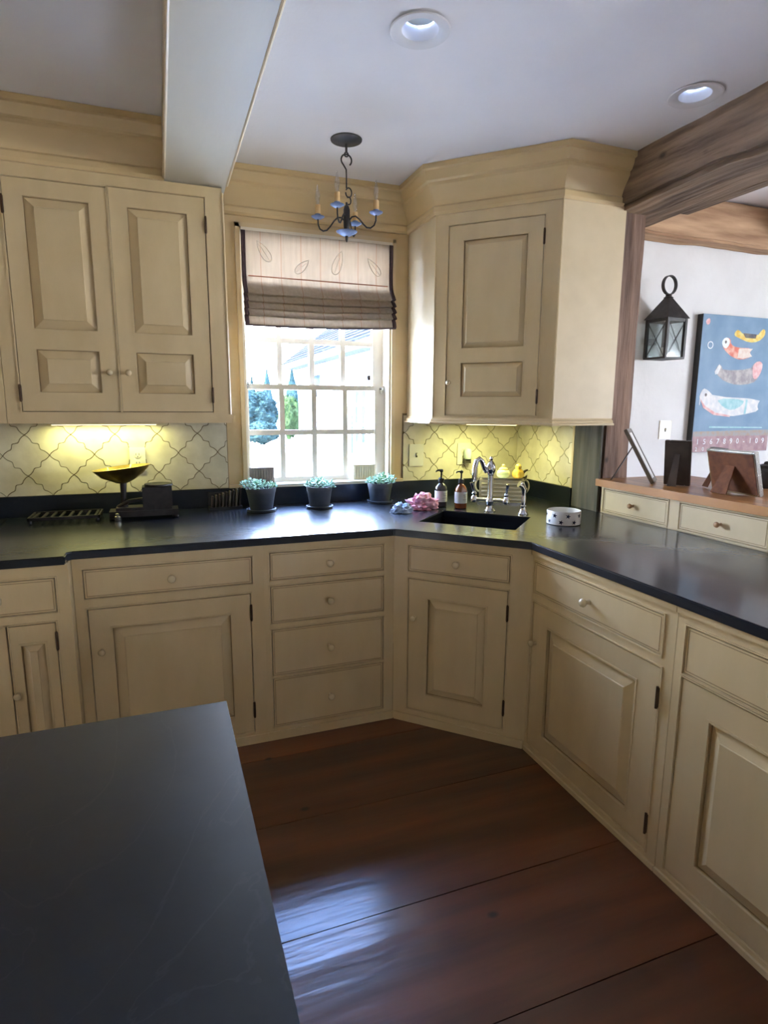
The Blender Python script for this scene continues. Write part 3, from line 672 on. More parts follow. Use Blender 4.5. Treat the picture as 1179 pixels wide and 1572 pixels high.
# ------------------------------------------------------------------ recessed lights
for i, (x, y) in enumerate(LIGHTS):
    t = thing('recessed_light', ('round recessed ceiling light near the iron chandelier', 'round recessed ceiling light close to the hewn timber beam')[i], 'ceiling light', (x, y, CZ))
    B().lathe([(.062, .0), (.092, -.002), (.096, -.005), (.093, -.008), (.070, -.008), (.058, -.002), (.058, .0)], seg=40, cap=False).build('trim_ring', 'recess_trim', t, smooth=True)
    B().lathe([(.060, -.002), (.057, .02), (.052, .06), (.052, .07)], seg=40, cap=False).build('baffle', 'recess_trim', t, smooth=True)
    B().lathe([(.051, .045), (.050, .038), (.035, .032), (.012, .030)], seg=32).build('lens', 'recess_lens', t, smooth=True)

# ------------------------------------------------------------------ chandelier
ch = thing('chandelier', 'small black iron chandelier with four candle arms before the window', 'chandelier', (.840, 2.755, CZ))
B().lathe([(.070, -.001), (.069, -.006), (.052, -.013), (.015, -.018), (.010, -.019)], seg=32).build('canopy', 'iron', ch, smooth=True)
B().tube([(0, 0, -.015), (0, 0, -.055)], .0055, 8).tube([(.009*math.cos(t), 0, -.062+.009*math.sin(t)) for t in [k*2*math.pi/12 for k in range(12)]], .003, 6, close=True).build('stem', 'iron', ch, smooth=True)
hk = [(.024*math.cos(t), 0, -.085+.024*math.sin(t)) for t in [math.radians(-50+k*260/16) for k in range(17)]]
hk += [(-.012, 0, -.108), (-.001, 0, -.124), (0, 0, -.15), (0, 0, -.2)]
B().tube(hk, .0035, 8).build('hook', 'iron', ch, smooth=True)
B().tube([(.010+.014*math.cos(t), 0, -.218+.020*math.sin(t)) for t in [math.radians(150-k*330/16) for k in range(17)]], .003, 6).tube([(.010+.010*math.cos(t), .0, -.252+.016*math.sin(t)) for t in [math.radians(130-k*250/12) for k in range(13)]], .003, 6).build('link', 'iron', ch, smooth=True)
B().tube([(0, 0, -.26), (0, 0, -.30)], .005, 8).lathe([(.012, -.375), (.0145, -.36), (.0145, -.29), (.010, -.275), (.004, -.27)], seg=16).build('column', 'iron', ch, smooth=True)
B().lathe([(.006, -.402), (.02, -.400), (.046, -.386), (.048, -.383), (.02, -.378), (.012, -.374)], seg=28).build('base_dish', 'blueiron', ch, smooth=True)
B().lathe([(.002, -.428), (.006, -.418), (.007, -.402)], seg=12).build('finial', 'iron', ch, smooth=True)
rot0 = math.radians(-34)
for k in range(4):
    an = rot0+k*math.pi/2; cx, sx_ = math.cos(an), math.sin(an)
    R = lambda r, z: (r*cx, r*sx_, z)
    o = B().tube([R(.012, -.335), R(.025, -.322), R(.042, -.320), R(.060, -.334), R(.078, -.356), R(.094, -.371), R(.112, -.374), R(.128, -.364), R(.136, -.345), R(.137, -.318)], .0036, 8).build('arm', 'iron', ch, smooth=True)
    pr = [(.006, -.322), (.014, -.321), (.030, -.312), (.031, -.310), (.014, -.313), (.0135, -.300), (.012, -.299)]
    B().lathe(pr, c=(.137*cx, .137*sx_, 0), seg=20).build('drip_pan', 'blueiron', o, smooth=True)
    B().lathe([(.0125, -.312), (.0125, -.262), (.009, -.260)], c=(.137*cx, .137*sx_, 0), seg=14).build('candle_sleeve', 'sleeve', o, smooth=True)
    B().lathe([(.006, -.261), (.008, -.250), (.0125, -.232), (.012, -.220), (.007, -.200), (.003, -.182), (.0008, -.175)], c=(.137*cx, .137*sx_, 0), seg=14).build('bulb', 'bulb', o, smooth=True)

# ------------------------------------------------------------------ potted succulents
def leafy(parent, r, z, n, seed, tall=.03, lean=(0, 0)):
    rr = random.Random(seed); b = B()
    for i in range(n):
        a = rr.uniform(0, 2*math.pi); q = r*math.sqrt(rr.random())*1.12; hgt = z+rr.uniform(0, tall)*(1.15-q/r*.6)
        c = Vector((q*math.cos(a)+lean[0]*(hgt-z), q*math.sin(a)+lean[1]*(hgt-z), hgt)); yaw = a+rr.uniform(-.9, .9); el = rr.uniform(.05, 1.0)
        ln = rr.uniform(.014, .024); wd = ln*.36
        d = Vector((math.cos(yaw)*math.cos(el), math.sin(yaw)*math.cos(el), math.sin(el))); s = Vector((-math.sin(yaw), math.cos(yaw), 0)); u = d.cross(s)
        p = [c, c+d*ln*.5+s*wd+u*-.001, c+d*ln, c+d*ln*.5-s*wd+u*-.001, c+d*ln*.5-u*.004, c+d*ln*.5+u*.004]
        v = [b.bm.verts.new(x) for x in p]
        for f in ((0, 1, 4), (1, 2, 4), (2, 3, 4), (3, 0, 4), (1, 0, 5), (2, 1, 5), (3, 2, 5), (0, 3, 5)): b.bm.faces.new([v[k] for k in f])
    o = b.build('foliage', 'leaf', parent); o['kind'] = 'stuff'; return o
POTS = [((.468, 3.075), .060, .074, .125, 'slate pot of spreading succulents beside the slatted rack', 11, (-.7, 0), 230, .048),
        ((.778, 3.075), .056, .066, .118, 'slate pot with a low round succulent below the window centre', 12, (0, 0), 170, .046),
        ((1.150, 3.150), .058, .068, .112, 'slate pot of taller succulents next to the pink cloth', 13, (.5, 0), 220, .060)]
for (x, y), r0, r1, hh, lab, sdv, ln, n, tl in POTS:
    t = thing('potted_succulent', lab, 'potted plant', (x, y, CT), 0, None)
    B().lathe([(r0*.75, .001), (r0+.012, .002), (r0+.016, .014), (r0+.011, .015), (r0+.008, .006), (.01, .006)], seg=32).build('saucer', 'pot', t, smooth=True)
    B().lathe([(r0*.90, .007), (r0*.96, .012), (r1*.98, hh-.026), (r1*1.0, hh-.025), (r1*1.05, hh-.004), (r1*1.03, hh), (r1*.93, hh), (r1*.90, hh-.02), (.01, hh-.02)], seg=36).build('pot', 'pot', t, smooth=True)
    B().lathe([(.005, hh-.015), (r1*.90, hh-.017), (r1*.90, hh-.021), (.005, hh-.021)], seg=24).build('soil', 'soil', t)
    leafy(t, r1*1.0, hh-.006, n, sdv, tl, ln)

# ------------------------------------------------------------------ sill plaques
for x, lab, m in ((.512, 'small dark grey grooved block on the sill behind spreading succulents', 'greyframe'), (1.112, 'small tan grooved block on the sill near taller succulents', 'trim_white')):
    t = thing('grooved_block', lab, 'wood block', (x, 3.305, wz0+.0045))
    B().box(-.068, .068, .006, .024, 0, .088).build('board', m, t, bevel=.002)
    for k in range(9): B().box(-.064+k*.0148, -.064+k*.0148+.010, .001, .006, .006, .082).build('slat', m, t)

# ------------------------------------------------------------------ antique scale
sc = thing('counter_scale', 'antique black iron balance scale with an oval brass pan', 'scale', (-.10, 3.09, CT))
B().box(-.15, .16, -.055, .055, .012, .04).box(-.12, .13, -.045, .045, .04, .055).build('base', 'iron', sc, bevel=.008)
for u in (-.135, .145):
    for v in (-.045, .045): B().lathe([(.012, 0), (.016, .006), (.010, .014)], c=(u, v, 0), seg=12).build('foot', 'iron', sc, smooth=True)
B().tube([(-.085, 0, .05), (-.085, 0, .10), (-.082, 0, .178)], [.020, .012, .016], 12).build('pan_pillar', 'iron', sc, smooth=True)
B().tube([(-.11, 0, .055), (-.06, -.03, .085), (.02, -.035, .095), (.10, -.02, .085)], .010, 8).tube([(.03, -.02, .055), (.05, -.02, .13), (.10, -.02, .14), (.125, -.02, .07)], .008, 8).build('beam_arm', 'iron', sc, smooth=True)
B().box(.00, .135, -.05, .05, .055, .150).build('body', 'iron', sc, bevel=.014)
B().lathe([(.062, .150), (.066, .154), (.064, .162), (.05, .158)], c=(.075, 0, 0), seg=28).build('weight_plate', 'iron', sc, smooth=True)
pan = [(.028, .170), (.055, .182), (.095, .208), (.128, .243), (.131, .246), (.127, .247), (.094, .214), (.054, .189), (.006, .180)]
b = B(); b.lathe(pan, seg=48, sx=1.0, sy=.74)
for v in b.bm.verts:
    v.co.z += max(0, v.co.x)*.10-max(0, -v.co.x)*.12*(1 if v.co.z > .2 else 0); v.co.x -= .085
b.build('pan', 'brass', sc, smooth=True, angle=70)
B().lathe([(.014, 0), (.016, .004), (.016, .022), (.008, .026), (.010, .034), (.004, .037)], c=(-.112, -.075, .0), seg=16).build('weight', 'silverframe', sc, smooth=True)

# ------------------------------------------------------------------ cooktop and trivet at the left
ck = thing('cooktop', 'black gas cooktop set into the worktop at the range side', 'cooktop', (-1.10, 2.92, CT))
B().box(-.36, .40, -.27, .24, .0005, .012).build('tray', 'cooktop', ck, bevel=.004)
for gx in (-.18, .20):
    g = B()
    for k in range(5): g.box(gx-.16+k*.08-.006, gx-.16+k*.08+.006, -.2, .2, .034, .048)
    for k in range(3): g.box(gx-.17, gx+.17, -.19+k*.19-.006, -.19+k*.19+.006, .032, .046)
    for u in (-.16, .16):
        for v in (-.19, .19): g.box(gx+u-.008, gx+u+.008, v-.008, v+.008, .012, .034)
    g.build('grate', 'iron', ck, bevel=.002)
    for v in (-.1, .1): B().lathe([(.05, .012), (.05, .022), (.03, .026), (.03, .030), (.01, .031)], c=(gx, v, 0), seg=24).build('burner', 'cooktop', ck, smooth=True)
for k in range(3): B().lathe([(.019, .012), (.017, .034), (.012, .036)], c=(.375, -.14+k*.12, 0), seg=18).build('control_knob', 'chrome', ck, smooth=True)
tv = thing('trivet', 'low black openwork iron trivet on the worktop near the scale', 'trivet', (-.44, 3.13, CT))
for k in range(8): B().box(-.135+k*.037, -.135+k*.037+.011, -.085, .085, .020, .027).build('bar', 'iron', tv, bevel=.002)
B().box(-.15, .15, -.092, -.084, .016, .03).box(-.15, .15, .084, .092, .016, .03).box(-.15, -.142, -.092, .092, .016, .03).box(.142, .15, -.092, .092, .016, .03).build('rim', 'iron', tv)
for u in (-.14, .14):
    for v in (-.08, .08): B().lathe([(.006, 0), (.008, .004), (.006, .018)], c=(u, v, 0), seg=10).build('foot', 'iron', tv)
# slatted rack
rk = thing('slatted_rack', 'small dark rack of thin upright brown slats against the upstand', 'rack', (.300, 3.212, CT))
B().box(-.085, .085, -.035, .035, 0, .014).box(-.085, .085, .026, .035, .014, .085).build('stand', 'black', rk, bevel=.003)
for k in range(9):
    hgt = .055+.005*k; m = B().box(-.004, .004, -.024, .022, .014, .014+hgt); m.xform(Matrix.Translation((-.07+k*.0175, 0, 0)) @ Matrix.Rotation(.1, 4, 'Y')); m.build('slat', ('darkframe', 'greyframe')[k % 2], rk)

# ------------------------------------------------------------------ soap bottles
def bottle(loc, body, lab, rz, band):
    t = thing('soap_bottle', lab, 'bottle', (*loc, CT), rz)
    B().lathe([(.030, .001), (.0335, .004), (.0335, .092), (.031, .108), (.022, .122), (.0135, .130), (.013, .140)], seg=32).build('bottle_body', body, t, smooth=True)
    B().lathe([(.0340, .030), (.0340, .090)], seg=32, cap=False).build('paper_label', 'paper', t, smooth=True)
    p = B().lathe([(.0155, .136), (.0155, .156), (.012, .160), (.006, .161)], seg=20)
    p.build('collar', 'black', t, smooth=True)
    B().tube([(0, 0, .158), (0, 0, .196)], .0045, 8).lathe([(.009, .190), (.010, .196), (.010, .203), (.006, .206)], seg=14).tube([(0, 0, .199), (-.018, 0, .201), (-.034, 0, .198), (-.038, 0, .192)], [.006, .0055, .004, .003], 8).build('pump', 'black', t, smooth=True)
    for k, (z, hw_) in enumerate(band):
        B().tube([(.0344*math.sin(a), -.0344*math.cos(a), z) for a in [-hw_+2*hw_*i/8 for i in range(9)]], .0009, 4).build('print_line', 'greyframe', t)
bottle((1.415, 2.905), 'clearbottle', 'dark glass pump bottle with white label nearest the pink cloth', .25, [(.075, .4), (.066, .3), (.05, .45)])
bottle((1.495, 2.825), 'amber', 'amber glass pump bottle with pale label beside the faucet', .3, [(.075, .4), (.066, .3), (.05, .45)])

# ------------------------------------------------------------------ faucet
fc = thing('faucet', 'polished bridge-style faucet with curved spout and lever handles', 'faucet', (*sd(-.772, 3.022), CT), -math.pi/4)
B().lathe([(.030, 0), (.030, .006), (.022, .014), (.017, .03), (.019, .045), (.023, .055), (.018, .064), (.0145, .075), (.0145, .19), (.018, .196), (.018, .202), (.024, .215), (.026, .230), (.021, .248), (.011, .262), (.006, .268), (.009, .276), (.006, .285), (.002, .288)], seg=24).build('column', 'chrome', fc, smooth=True, angle=30)
sp = [(-.018, -.012, .225), (-.040, -.030, .215), (-.055, -.042, .235), (-.072, -.056, .268), (-.092, -.072, .282), (-.112, -.088, .272), (-.122, -.098, .240), (-.126, -.100, .195), (-.124, -.099, .165)]
sp = [(x*.55, y*.62, z*.985) for x, y, z in sp]
B().tube(sp, [.013, .012, .012, .0125, .013, .0135, .014, .0145, .013], 12).build('spout', 'chrome', fc, smooth=True)
B().tube([(-.085, 0, .060), (.085, 0, .060)], .0095, 10).build('bridge', 'chrome', fc, smooth=True)
for s in (-1, 1):
    h_ = B().lathe([(.017, .045), (.019, .060), (.015, .075), (.010, .082), (.013, .092), (.008, .102)], c=(s*.085, 0, 0), seg=18).tube([(s*.085, 0, .095), (s*.090, -.012, .120), (s*.096, -.02, .150)], [.006, .007, .0095], 10)
    h_.build('lever_handle', 'chrome', fc, smooth=True)
spy = thing('side_spray', 'polished side sprayer standing at the right of the sink', 'sprayer', (*sd(-.594, 3.005), CT), -math.pi/4)
B().lathe([(.027, 0), (.027, .006), (.020, .014), (.015, .034), (.016, .045), (.012, .050)], seg=22).build('base', 'chrome', spy, smooth=True)
B().lathe([(.011, .045), (.012, .09), (.010, .105), (.014, .120), (.015, .135)], seg=18).tube([(0, 0, .128), (-.008, -.012, .150), (-.022, -.022, .158)], [.014, .016, .017], 12).build('spray_head', 'chrome', spy, smooth=True)

# ------------------------------------------------------------------ ribbed metal box, tray and shakers
tb = thing('ribbed_metal_box', 'shiny ribbed cream metal box with ring handles behind the faucet', 'box', (1.815, 2.935, CT), math.radians(-32))
B().box(-.125, .125, -.065, .065, .008, .135).build('body', 'silver', tb, bevel=.012)
for k in range(5): B().tube([(-.112, -.066, .024+k*.022), (.112, -.066, .024+k*.022)], .0062, 8).build('rib', 'silver', tb, smooth=True)
B().box(-.134, .134, -.072, .072, .0, .010).build('foot_rim', 'chrome', tb, bevel=.003)
for s in (-1, 1):
    B().tube([(s*(.128+.022*math.sin(a)), 0, .095+.036*math.cos(a)) for a in [math.pi*k/12 for k in range(13)]], .0055, 8).build('handle', 'silver', tb, smooth=True)
ty = tag(B().lathe([(.05, 0), (.115, .002), (.138, .010), (.140, .012), (.113, .006), (.05, .004)], seg=40, sy=.62).build('tray', 'chrome', smooth=True, loc=(1.815, 2.935, CT+.1355), rotz=math.radians(-32)), 'oval silver tray lying on the ribbed metal box', 'tray')
def on_tray(u, v): a = math.radians(-32); return (1.815+u*math.cos(a)-v*math.sin(a), 2.935+u*math.sin(a)+v*math.cos(a), CT+.1402)
g = thing('lidded_jar', 'small pale green and white lidded jar on the silver tray', 'jar', on_tray(.005, 0))
B().lathe([(.022, 0), (.034, .010), (.038, .026), (.033, .042), (.024, .048)], seg=26).build('jar_body', mat('celadon_glaze', (.50, .58, .36), (.66, .70, .50), scale=20, rough=.2), g, smooth=True)
B().lathe([(.026, .047), (.025, .054), (.014, .062), (.006, .064), (.010, .072), (.005, .078)], seg=22).build('lid', mat('cream_yellow_glaze', (.72, .60, .24), (.78, .68, .34), scale=20, rough=.2), g, smooth=True)
g = thing('ceramic_gourd', 'yellow ceramic gourd with dark spout on the silver tray', 'ornament', on_tray(.088, .0))
gy = mat('golden_glaze', (.66, .38, .05), (.78, .55, .13), scale=26, rough=.2)
b = B(); b.lathe([(.020, 0), (.033, .012), (.036, .028), (.026, .046), (.016, .056), (.019, .066), (.013, .078), (.004, .084)], seg=30)
for v in b.bm.verts:
    a = math.atan2(v.co.y, v.co.x); k = 1+.07*math.cos(6*a); v.co.x *= k; v.co.y *= k
b.build('gourd_body', gy, g, smooth=True, angle=70)
B().tube([(.03, 0, .03), (.045, 0, .040), (.062, 0, .046)], [.010, .007, .005], 8).build('spout', 'darkframe', g, smooth=True)
B().tube([(.02, -.01, .004), (.045, -.005, .002), (.06, .0, .014)], [.004, .007, .003], 8).build('leaf', 'darkframe', g, smooth=True)

# ------------------------------------------------------------------ cloths
def crumple(name, lab, m, loc, rx, ry, hz, seed, cat='cloth'):
    bm = bmesh.new(); bmesh.ops.create_icosphere(bm, subdivisions=4, radius=1)
    for v in bm.verts:
        n1 = noise.noise(v.co*2.1+Vector((seed, 0, 0))); n2 = abs(noise.noise(v.co*4.5+Vector((0, seed, 0))))
        k = 1+.42*n1-.55*n2+.2*noise.noise(v.co*11)
        z = max(v.co.z*k, -.35)
        v.co = Vector((v.co.x*k*rx, v.co.y*k*ry, (z+.35)*hz/1.35))
    b = B(); b.bm.free(); b.bm = bm
    return tag(b.build(name, m, smooth=True, angle=80, loc=loc), lab, cat)
crumple('dish_cloth', 'crumpled pink cloth on the worktop beside the sink', 'pink', (1.285, 2.86, CT+.001), .088, .06, .085, 3.3)
crumple('dish_cloth', 'small crumpled pale blue cloth next to the pink one', 'bluecloth', (1.145, 2.80, CT+.001), .055, .045, .052, 9.1)

# ------------------------------------------------------------------ star bowl
bw = thing('star_bowl', 'white straight-sided bowl with navy stars on the right worktop', 'bowl', (1.755, 2.285, CT))
B().lathe([(.070, 0), (.0775, .003), (.078, .062), (.076, .065), (.072, .062), (.070, .012), (.01, .010)], seg=48).build('bowl_body', 'china', bw, smooth=True, angle=50)
def star_on(cyl_r, ang, z, r, up):
    b = B(); pts = []
    for k in range(10):
        a = up+k*math.pi/5; q = r if k % 2 == 0 else r*.42
        u, v = q*math.sin(a), q*math.cos(a); t = ang+u/cyl_r
        pts.append((t, z+v))
    c0 = b.bm.verts.new(((cyl_r+.0012)*math.cos(ang), (cyl_r+.0012)*math.sin(ang), z))
    vv = [b.bm.verts.new(((cyl_r+.0012)*math.cos(t), (cyl_r+.0012)*math.sin(t), zz)) for t, zz in pts]
    for i in range(10): b.bm.faces.new((c0, vv[i], vv[(i+1) % 10]))
    b.build('star', 'navy', bw)
for k in range(16):
    star_on(.078, 2*math.pi*k/16, .046 if k % 2 else .017, .0125, rng.uniform(-.4, .4))

# ------------------------------------------------------------------ outlets
def outlet(lab, loc, rotz, holes='duplex', w_=.074, h_=.118):
    t = thing('light_switch' if holes == 'toggle' else 'wall_outlet', lab, 'switch' if holes == 'toggle' else 'outlet', loc, rotz)
    B().box(-w_/2, w_/2, -.006, 0, -h_/2, h_/2).build('plate', 'outlet', t, bevel=.003)
    if holes == 'toggle':
        B().box(-.006, .006, -.0065, -.006, -.013, .013).build('slot', 'slot', t)
        B().box(-.004, .004, -.018, -.006, -.002, .010).build('toggle', 'outlet', t, bevel=.001)
    else:
        for z in (-.022, .022):
            r = B().lathe([(.017, 0), (.017, .0015), (.015, .002)], c=(0, -.006, z), axis=(0, -1, 0), seg=20).build('receptacle', 'outlet', t)
            B().box(-.008, -.0055, -.0088, -.0078, z-.002, z+.009).box(.0055, .008, -.0088, -.0078, z-.002, z+.009).box(-.002, .002, -.0088, -.0078, z-.011, z-.006).build('slot', 'slot', r)
    return t
yo = WY-.0125
outlet('ivory outlet in the tiles above the brass scale pan', (-.117, yo, 1.188), 0)
outlet('ivory toggle switch in the tiles just right of the window', (1.422, yo, 1.174), 0, 'toggle', .092, .13)
outlet('ivory outlet in the tiles behind the soap bottles, device plugged in', (1.738, yo, 1.176), 0, 'duplex', .086, .13)
pd = thing('plug_in_freshener', 'pale green plug-in freshener in the outlet behind soap bottles', 'air freshener', (1.752, yo-.006, 1.165))
B().lathe([(.020, -.02), (.024, -.014), (.024, .030), (.018, .042), (.006, .045)], c=(0, -.026, 0), seg=20).build('capsule', 'plug', pd, smooth=True)
B().box(-.022, .022, -.03, -.003, -.046, -.018).build('plug_body', 'slot', pd, bevel=.004)
outlet('white toggle switch on the plaster wall below the lantern', (3.336, WY, 1.308), 0, 'toggle', .105, .128)

# ------------------------------------------------------------------ lantern on the white wall
ln = thing('wall_lantern', 'black iron lantern with ring top and crossed wire panes on white wall', 'lantern', (3.14, 3.15, 1.775), math.radians(4))
W2 = .080; H2 = .255
B().box(-W2-.008, W2+.008, -W2-.008, W2+.008, 0, .012).build('base_plate', 'iron', ln, bevel=.002)
for u in (-1, 1):
    for v in (-1, 1): B().box(u*W2-.009, u*W2+.009, v*W2-.009, v*W2+.009, .012, H2).build('corner_post', 'iron', ln, bevel=.002)
b = B()
for u in (-1, 1): b.box(u*W2-.006, u*W2+.006, -W2, W2, H2-.02, H2); b.box(-W2, W2, u*W2-.006, u*W2+.006, H2-.02, H2)
b.build('top_rail', 'iron', ln)
b = B(); e_ = W2+.018; v = [b.bm.verts.new(p) for p in ((-e_, -e_, H2), (e_, -e_, H2), (e_, e_, H2), (-e_, e_, H2), (-.02, -.02, H2+.13), (.02, -.02, H2+.13), (.02, .02, H2+.13), (-.02, .02, H2+.13))]
b.bm.faces.new(v[:4][::-1]); b.bm.faces.new(v[4:])
for i in range(4): b.bm.faces.new((v[i], v[(i+1) % 4], v[(i+1) % 4+4], v[i+4]))
b.build('roof', 'iron', ln)
B().lathe([(.026, H2+.13), (.030, H2+.136), (.020, H2+.142), (.018, H2+.155)], seg=14).build('collar', 'iron', ln, smooth=True)
rg = B(); zc = H2+.213
for r_, w_ in ((.058, .011),):
    P_ = [(r_*math.cos(t), 0, zc+r_*math.sin(t)) for t in [2*math.pi*k/32 for k in range(32)]]
    rings = []
    for t in [2*math.pi*k/32 for k in range(32)]:
        rings.append([rg.bm.verts.new((rr*math.cos(t), yy, zc+rr*math.sin(t))) for rr, yy in ((r_-.003, -w_), (r_+.003, -w_), (r_+.003, w_), (r_-.003, w_))])
    for i in range(32):
        for j in range(4): rg.bm.faces.new((rings[i][j], rings[i][(j+1) % 4], rings[(i+1) % 32][(j+1) % 4], rings[(i+1) % 32][j]))
rg.build('ring', 'iron', ln)
for k in range(4):
    an = k*math.pi/2; Rm = Matrix.Rotation(an, 4, 'Z')
    B().box(-W2+.009, W2-.009, -W2-.001, -W2+.001, .012, H2-.02).xform(Rm).build('pane', 'lampglass', ln)
    B().tube([(-W2+.009, -W2-.004, .014), (W2-.009, -W2-.004, H2-.022)], .0018, 5).tube([(W2-.009, -W2-.004, .014), (-W2+.009, -W2-.004, H2-.022)], .0018, 5).xform(Rm).build('wire_cross', 'iron', ln)
B().lathe([(.024, .012), (.024, .075), (.020, .077)], seg=18).build('candle', 'china', ln, smooth=True)
B().box(-.02, .02, W2+.002, WY-3.15-.004, .10, .14).build('wall_bracket', 'iron', ln)

# ------------------------------------------------------------------ painting
PW, PH = .755, .955
pt = thing('canvas_painting', 'blue canvas painting of stacked birds with a row of numbers, white wall', 'painting', (3.545, 3.232, 1.147))
B().box(0, PW, .001, .047, 0, PH).build('canvas_edge', 'black', pt)
cnv = mat('painted_blue', (.13, .235, .36), (.20, .31, .44), scale=5, rough=.6, bump=.1, detail=7)
B().box(.001, PW-.001, -.001, .001, .001, PH-.001).build('blue_ground', cnv, pt)
pm = lambda n, c, d: mat('paint_'+n, c, d, scale=22, rough=.6, contrast=(.4, .6))
PM = dict(yellow=pm('yellow', (.72, .42, .03), (.78, .66, .22)), dark=pm('dark', (.05, .05, .07), (.16, .13, .10)), red=pm('red', (.62, .14, .09), (.74, .40, .30)), cream=pm('cream', (.70, .55, .46), (.78, .70, .62)),
          grey=pm('grey', (.26, .24, .25), (.46, .42, .42)), pink=pm('pink', (.70, .34, .34), (.76, .55, .54)), white=pm('white', (.62, .64, .66), (.78, .76, .74)), aqua=pm('aqua', (.25, .52, .56), (.42, .64, .66)), band=pm('band', (.30, .17, .20), (.40, .26, .26)), ochre=pm('ochre', (.36, .26, .20), (.30, .30, .30)), letter=pm('letter', (.72, .78, .82), (.82, .86, .88)))
def shape(name, pts, m, lift, smooth_n=0):
    """flat patch of paint: points in canvas fractions, v measured down from the top"""
    p = [(u*PW, (1-v)*PH) for u, v in pts]
    for _ in range(smooth_n):
        q_ = []
        for i in range(len(p)):
            a_, b__ = p[i], p[(i+1) % len(p)]
            q_ += [(a_[0]*.75+b__[0]*.25, a_[1]*.75+b__[1]*.25), (a_[0]*.25+b__[0]*.75, a_[1]*.25+b__[1]*.75)]
        p = q_
    B().prism(p, -.001-lift*.0006-.0004, -.0012-(lift-1)*.0006, axis='y').build(name, PM[m], pt)
shape('painted_band', [(0.004, .88), (.996, .88), (.996, .998), (.004, .998)], 'band', 1)
shape('painted_band', [(0.004, .845), (.996, .835), (.996, .88), (.004, .88)], 'ochre', 1)
shape('painted_line', [(.2, .806), (.9, .815), (.9, .822), (.2, .818)], 'aqua', 1)
shape('painted_bird', [(.41, .11), (.45, .095), (.52, .13), (.70, .135), (.76, .08), (.80, .085), (.80, .13), (.72, .175), (.60, .185), (.46, .155), (.40, .14)], 'yellow', 1, 1)
shape('painted_wing', [(.51, .118), (.69, .122), (.68, .152), (.55, .152)], 'dark', 2)
shape('painted_bird', [(.26, .19), (.30, .155), (.36, .165), (.37, .205), (.45, .225), (.66, .225), (.62, .255), (.66, .285), (.52, .315), (.40, .295), (.32, .26), (.27, .225)], 'red', 1, 1)
shape('painted_head', [(.25, .19), (.29, .155), (.345, .165), (.355, .205), (.31, .24), (.27, .22)], 'letter', 2, 1)
shape('painted_eye', [(.285, .185), (.305, .175), (.32, .19), (.30, .205)], 'dark', 3, 1)
shape('painted_tail', [(.48, .23), (.66, .228), (.62, .256), (.66, .284), (.54, .305), (.47, .30)], 'cream', 2)
shape('painted_bird', [(.20, .405), (.24, .35), (.28, .36), (.30, .395), (.66, .38), (.70, .33), (.78, .32), (.82, .345), (.78, .44), (.70, .485), (.50, .50), (.34, .475), (.26, .44)], 'grey', 1, 1)
shape('painted_head', [(.68, .37), (.71, .325), (.78, .315), (.82, .345), (.79, .42), (.735, .455), (.70, .44)], 'pink', 2, 1)
shape('painted_tail', [(.20, .405), (.25, .35), (.275, .37), (.245, .42), (.21, .425)], 'white', 2)
shape('painted_bird', [(.04, .58), (.08, .525), (.14, .54), (.22, .585), (.84, .60), (.80, .65), (.83, .69), (.66, .715), (.45, .735), (.26, .715), (.12, .665), (.05, .615)], 'white', 1, 1)
shape('painted_wing', [(.25, .598), (.62, .605), (.60, .65), (.47, .69), (.35, .665)], 'aqua', 2, 1)
shape('painted_bar', [(.64, .605), (.665, .606), (.655, .712), (.63, .715)], 'aqua', 2)
shape('painted_edge', [(.05, .60), (.12, .655), (.26, .705), (.45, .725), (.45, .737), (.24, .722), (.10, .67)], 'pink', 2)
shape('painted_eye', [(.10, .57), (.12, .56), (.135, .575), (.115, .59)], 'dark', 3, 1)
shape('painted_dot', [(.03, .045), (.08, .025), (.09, .065), (.05, .08)], 'pink', 1, 1)
for s, u, v, z in (('O', .115, .22, .075), ('I', .05, .63, .065), ('Y', .965, .40, .05), ('A', .93, .125, .045)):
    text_part('painted_letter', s, z, (u*PW, -.0022, (1-v)*PH), PM['letter'], pt)
for i, s in enumerate('1567890-109'):
    text_part('painted_number', s, .055, ((.07+i*.086)*PW, -.0026, (1-.922)*PH), PM['letter'], pt)
for i, s in enumerate('20'):
    text_part('painted_number', s, .04, ((.06+i*.086)*PW, -.0026, (1-.978)*PH), PM['letter'], pt)

